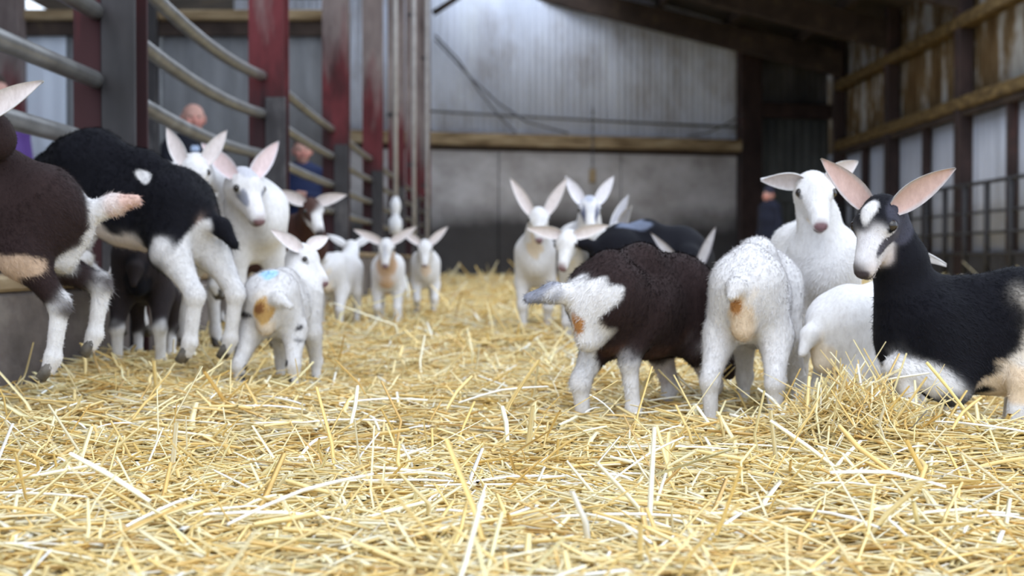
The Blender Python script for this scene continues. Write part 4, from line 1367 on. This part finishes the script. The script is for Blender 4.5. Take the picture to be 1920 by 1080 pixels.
def person(label, X, Y, yaw, coat_c, trouser_c, hair_c, height=1.76, pose='relaxed', bald=False, collar=None, hat=None, zoff=-0.14, bulk=1.0):
    s = height / 1.76
    root = empty('person', (X, Y, zoff), math.radians(yaw))
    tag(root, label, 'person')
    b = SDF()
    sk = SKIN
    red = tuple(np.array(sk) * np.array((1.06, .8, .8)))
    b.rc((-.012, 0, 1.655), (-.005, 0, 1.672), .088, .086, sk, .03)
    b.rc((.030, 0, 1.640), (.045, 0, 1.575), .068, .048, sk, .03)
    b.rc((.055, 0, 1.555), (.07, 0, 1.558), .030, .026, sk, .02)
    b.rc((.094, 0, 1.645), (.112, 0, 1.606), .0115, .016, red, .012)
    b.rc((.096, .022, 1.575), (.096, -.022, 1.575), .009, .009, (0.36, 0.14, 0.13), .008)
    for g_ in (1, -1):
        b.rc((-.01, .086 * g_, 1.650), (-.012, .090 * g_, 1.610), .020, .014, red, .012)
        b.rc((.082, .036 * g_, 1.660), (.086, .018 * g_, 1.660), .013, .012, sk, .01)
        b.rc((.07, .042 * g_, 1.605), (.06, .04 * g_, 1.58), .03, .026, red, .02)
    b.rc((-.015, 0, 1.58), (-.022, 0, 1.44), .056, .062, sk, .03)
    b.rc((-.01, 0, 1.40), (0, 0, 1.02), .11, .105, sk, .05, 1.45)
    b.rc((0, 0, 1.02), (0, 0, .93), .105, .11, sk, .05, 1.4)
    arms = {}
    for g_ in (1, -1):
        sh = np.array((-.01, .185 * g_, 1.405))
        if pose == 'folded':
            el = np.array((.06, .25 * g_, 1.13)); wr_ = np.array((.22, .02 * g_, 1.16 + .03 * g_))
            fd = unit((-.05, -1.0 * g_, .12))
        else:
            el = np.array((-.03, .245 * g_, 1.12)); wr_ = np.array((.05, .245 * g_, .875))
            fd = unit((.14, -.03 * g_, -1))
        arms[g_] = (sh, el, wr_)
        b.rc(sh, el, .046, .038, sk, .03)
        b.rc(el, wr_, .038, .026, sk, .02)
        pn = unit(np.cross(fd, (1, 0, 0))) if abs(fd[0]) < .9 else np.array((0, 0, 1.0))
        ac = unit(np.cross(pn, fd))
        b.rc(wr_, wr_ + fd * .075, .025, .030, sk, .015)
        for k, ln in enumerate((.072, .082, .076, .058)):
            o = wr_ + fd * .080 + ac * (.0285 - .019 * k)
            m_ = o + fd * ln * .5
            b.rc(o, m_, .0095, .009, sk, .004)
            b.rc(m_, m_ + unit(fd * .8 - pn * .35 * g_) * ln * .5, .009, .0075, sk, .004)
        th0 = wr_ + fd * .022 + ac * .026
        th1 = th0 + unit(fd * .6 + ac * .6) * .045
        b.rc(th0, th1, .0125, .0105, sk, .008)
        b.rc(th1, th1 + unit(fd * .95 + ac * .15) * .03, .0105, .009, sk, .004)
        b.rc((0, .085 * g_, .92), (.01, .095 * g_, .50), .075, .05, sk, .03)
        b.rc((.01, .095 * g_, .50), (-.015, .10 * g_, .10), .05, .034, sk, .02)
        b.rc((-.02, .10 * g_, .05), (.14, .11 * g_, .03), .035, .026, sk, .02)
    P, Q = b.mesh(0.0105)
    mesh_obj('body', P * s, Q, M['person'], root, smooth=True, cols=b.colour(P, .006, 0))
    j = SDF()
    j.rc((-.015, 0, 1.42), (0, 0, 1.22), .118, .125, coat_c, .05, 1.45)
    j.rc((0, 0, 1.22), (0, 0, .86), .125, .128, coat_c, .05, 1.42)
    for g_ in (1, -1):
        sh, el, wr_ = arms[g_]
        j.rc((-.02, .06 * g_, 1.475), sh, .052, .066, coat_c, .04)
        j.rc(sh, el, .066, .056, coat_c, .03)
        j.rc(el, el + (wr_ - el) * .93, .056, .043, coat_c, .025)
    for a in np.linspace(0, 2 * math.pi, 11):
        a2 = a + 0.57
        if abs(math.atan2(math.sin(a), math.cos(a))) > .4:
            j.rc((-.02 + .066 * math.cos(a), .066 * math.sin(a), 1.485), (-.02 + .064 * math.cos(a2), .064 * math.sin(a2), 1.49), .018, .018, tuple(np.array(coat_c) * 1.15), .012)
    if bulk != 1.0:
        j.p = [(a, b_, ra * bulk, rb * bulk, c_, k, wy) for a, b_, ra, rb, c_, k, wy in j.p]
    P, Q = j.mesh(0.013)
    mesh_obj('coat', P * s, Q, M['person'], root, smooth=True, cols=j.colour(P, .01, 0))
    t_ = SDF()
    t_.rc((0, 0, .98), (0, 0, .88), .112, .118, trouser_c, .04, 1.38)
    for g_ in (1, -1):
        t_.rc((0, .088 * g_, .90), (.01, .097 * g_, .50), .093, .068, trouser_c, .03)
        t_.rc((.01, .097 * g_, .50), (-.015, .10 * g_, .09), .068, .058, trouser_c, .02)
    P, Q = t_.mesh(0.014)
    mesh_obj('trousers', P * s, Q, M['person'], root, smooth=True, cols=t_.colour(P, .01, 0))
    for g_ in (1, -1):
        sh_ = SDF()
        sh_.rc((-.045, .10 * g_, .05), (.06, .105 * g_, .05), .048, .050, (0.02, 0.018, 0.018), .02)
        sh_.rc((.06, .105 * g_, .045), (.165, .115 * g_, .036), .048, .036, (0.02, 0.018, 0.018), .02)
        sh_.rc((-.02, .10 * g_, .12), (-.03, .10 * g_, .05), .05, .05, (0.02, 0.018, 0.018), .02)
        P, Q = sh_.mesh(0.014)
        mesh_obj('boot', P * s, Q, M['person'], root, smooth=True, cols=sh_.colour(P, .01, 0))
        cpt = np.array((.088, .031 * g_, 1.648)); r = .0105
        ev = []; ef = []
        for i in range(6):
            th = math.pi * i / 5
            for q in range(8):
                ph = 2 * math.pi * q / 8
                ev.append((cpt + r * np.array([math.sin(th) * math.cos(ph), math.sin(th) * math.sin(ph), math.cos(th)])) * s)
        for i in range(5):
            for q in range(8):
                ef.append((i * 8 + q, (i + 1) * 8 + q, (i + 1) * 8 + (q + 1) % 8, i * 8 + (q + 1) % 8))
        mesh_obj('eye', ev, ef, M['eye'], root, smooth=True)
    h_ = SDF()
    if hat:
        h_.rc((-.012, 0, 1.70), (-.015, 0, 1.725), .094, .080, hat, .03)
        h_.rc((-.01, 0, 1.685), (-.01, 0, 1.692), .097, .097, tuple(np.array(hat) * 1.3), .012)
        nm_ = 'woolly_hat'
    elif bald:
        for g_ in (1, -1):
            h_.rc((-.045, .066 * g_, 1.66), (-.075, .045 * g_, 1.62), .032, .032, hair_c, .02)
        h_.rc((-.085, .03, 1.63), (-.085, -.03, 1.63), .034, .034, hair_c, .02)
        nm_ = 'hair'
    else:
        h_.rc((-.03, 0, 1.69), (-.045, 0, 1.66), .089, .086, hair_c, .03)
        h_.rc((.03, 0, 1.745), (-.03, 0, 1.755), .038, .045, hair_c, .03, 1.5)
        h_.rc((-.06, 0, 1.62), (-.05, 0, 1.56), .06, .05, hair_c, .03)
        nm_ = 'hair'
    P, Q = h_.mesh(0.009)
    mesh_obj(nm_, P * s, Q, M['person'], root, smooth=True, cols=h_.colour(P, .01, 0.004))
    if collar:
        c_ = SDF()
        for a in np.linspace(0, 2 * math.pi, 13):
            a2 = a + 0.5
            c_.rc((-.018 + .062 * math.cos(a), .062 * math.sin(a), 1.50), (-.018 + .062 * math.cos(a2), .062 * math.sin(a2), 1.50), .016, .016, collar, .01)
        c_.rc((.04, .02, 1.49), (.095, .015, 1.38), .018, .025, collar, .01)
        c_.rc((.04, -.02, 1.49), (.095, -.015, 1.38), .018, .025, collar, .01)
        P, Q = c_.mesh(0.009)
        mesh_obj('shirt_collar', P * s, Q, M['person'], root, smooth=True, cols=c_.colour(P, .01, 0))
    return root


person('balding man in a dark coat and pale blue collar behind the rails', -2.50, 11.3, -70, (0.014, 0.015, 0.024), (0.03, 0.03, 0.035), (0.42, 0.38, 0.36), 1.76, 'relaxed', True, (0.45, 0.55, 0.75))
person('person in a navy jacket with folded arms behind the second rails', -1.86, 13.0, -78, (0.016, 0.025, 0.075), (0.025, 0.03, 0.05), (0.10, 0.06, 0.045), 1.62, 'folded', False, (0.14, 0.17, 0.36))
person('person in a purple top cut off by the left edge', -3.63, 10.0, -45, (0.10, 0.05, 0.22), (0.03, 0.03, 0.05), (0.05, 0.035, 0.03), 1.80, 'relaxed', False)
person('person in a dark beanie and navy jacket by the far doorway', 4.25, 22.0, 205, (0.010, 0.012, 0.026), (0.02, 0.02, 0.028), (0.03, 0.02, 0.02), 1.64, 'relaxed', False, None, (0.02, 0.02, 0.035), bulk=1.22)
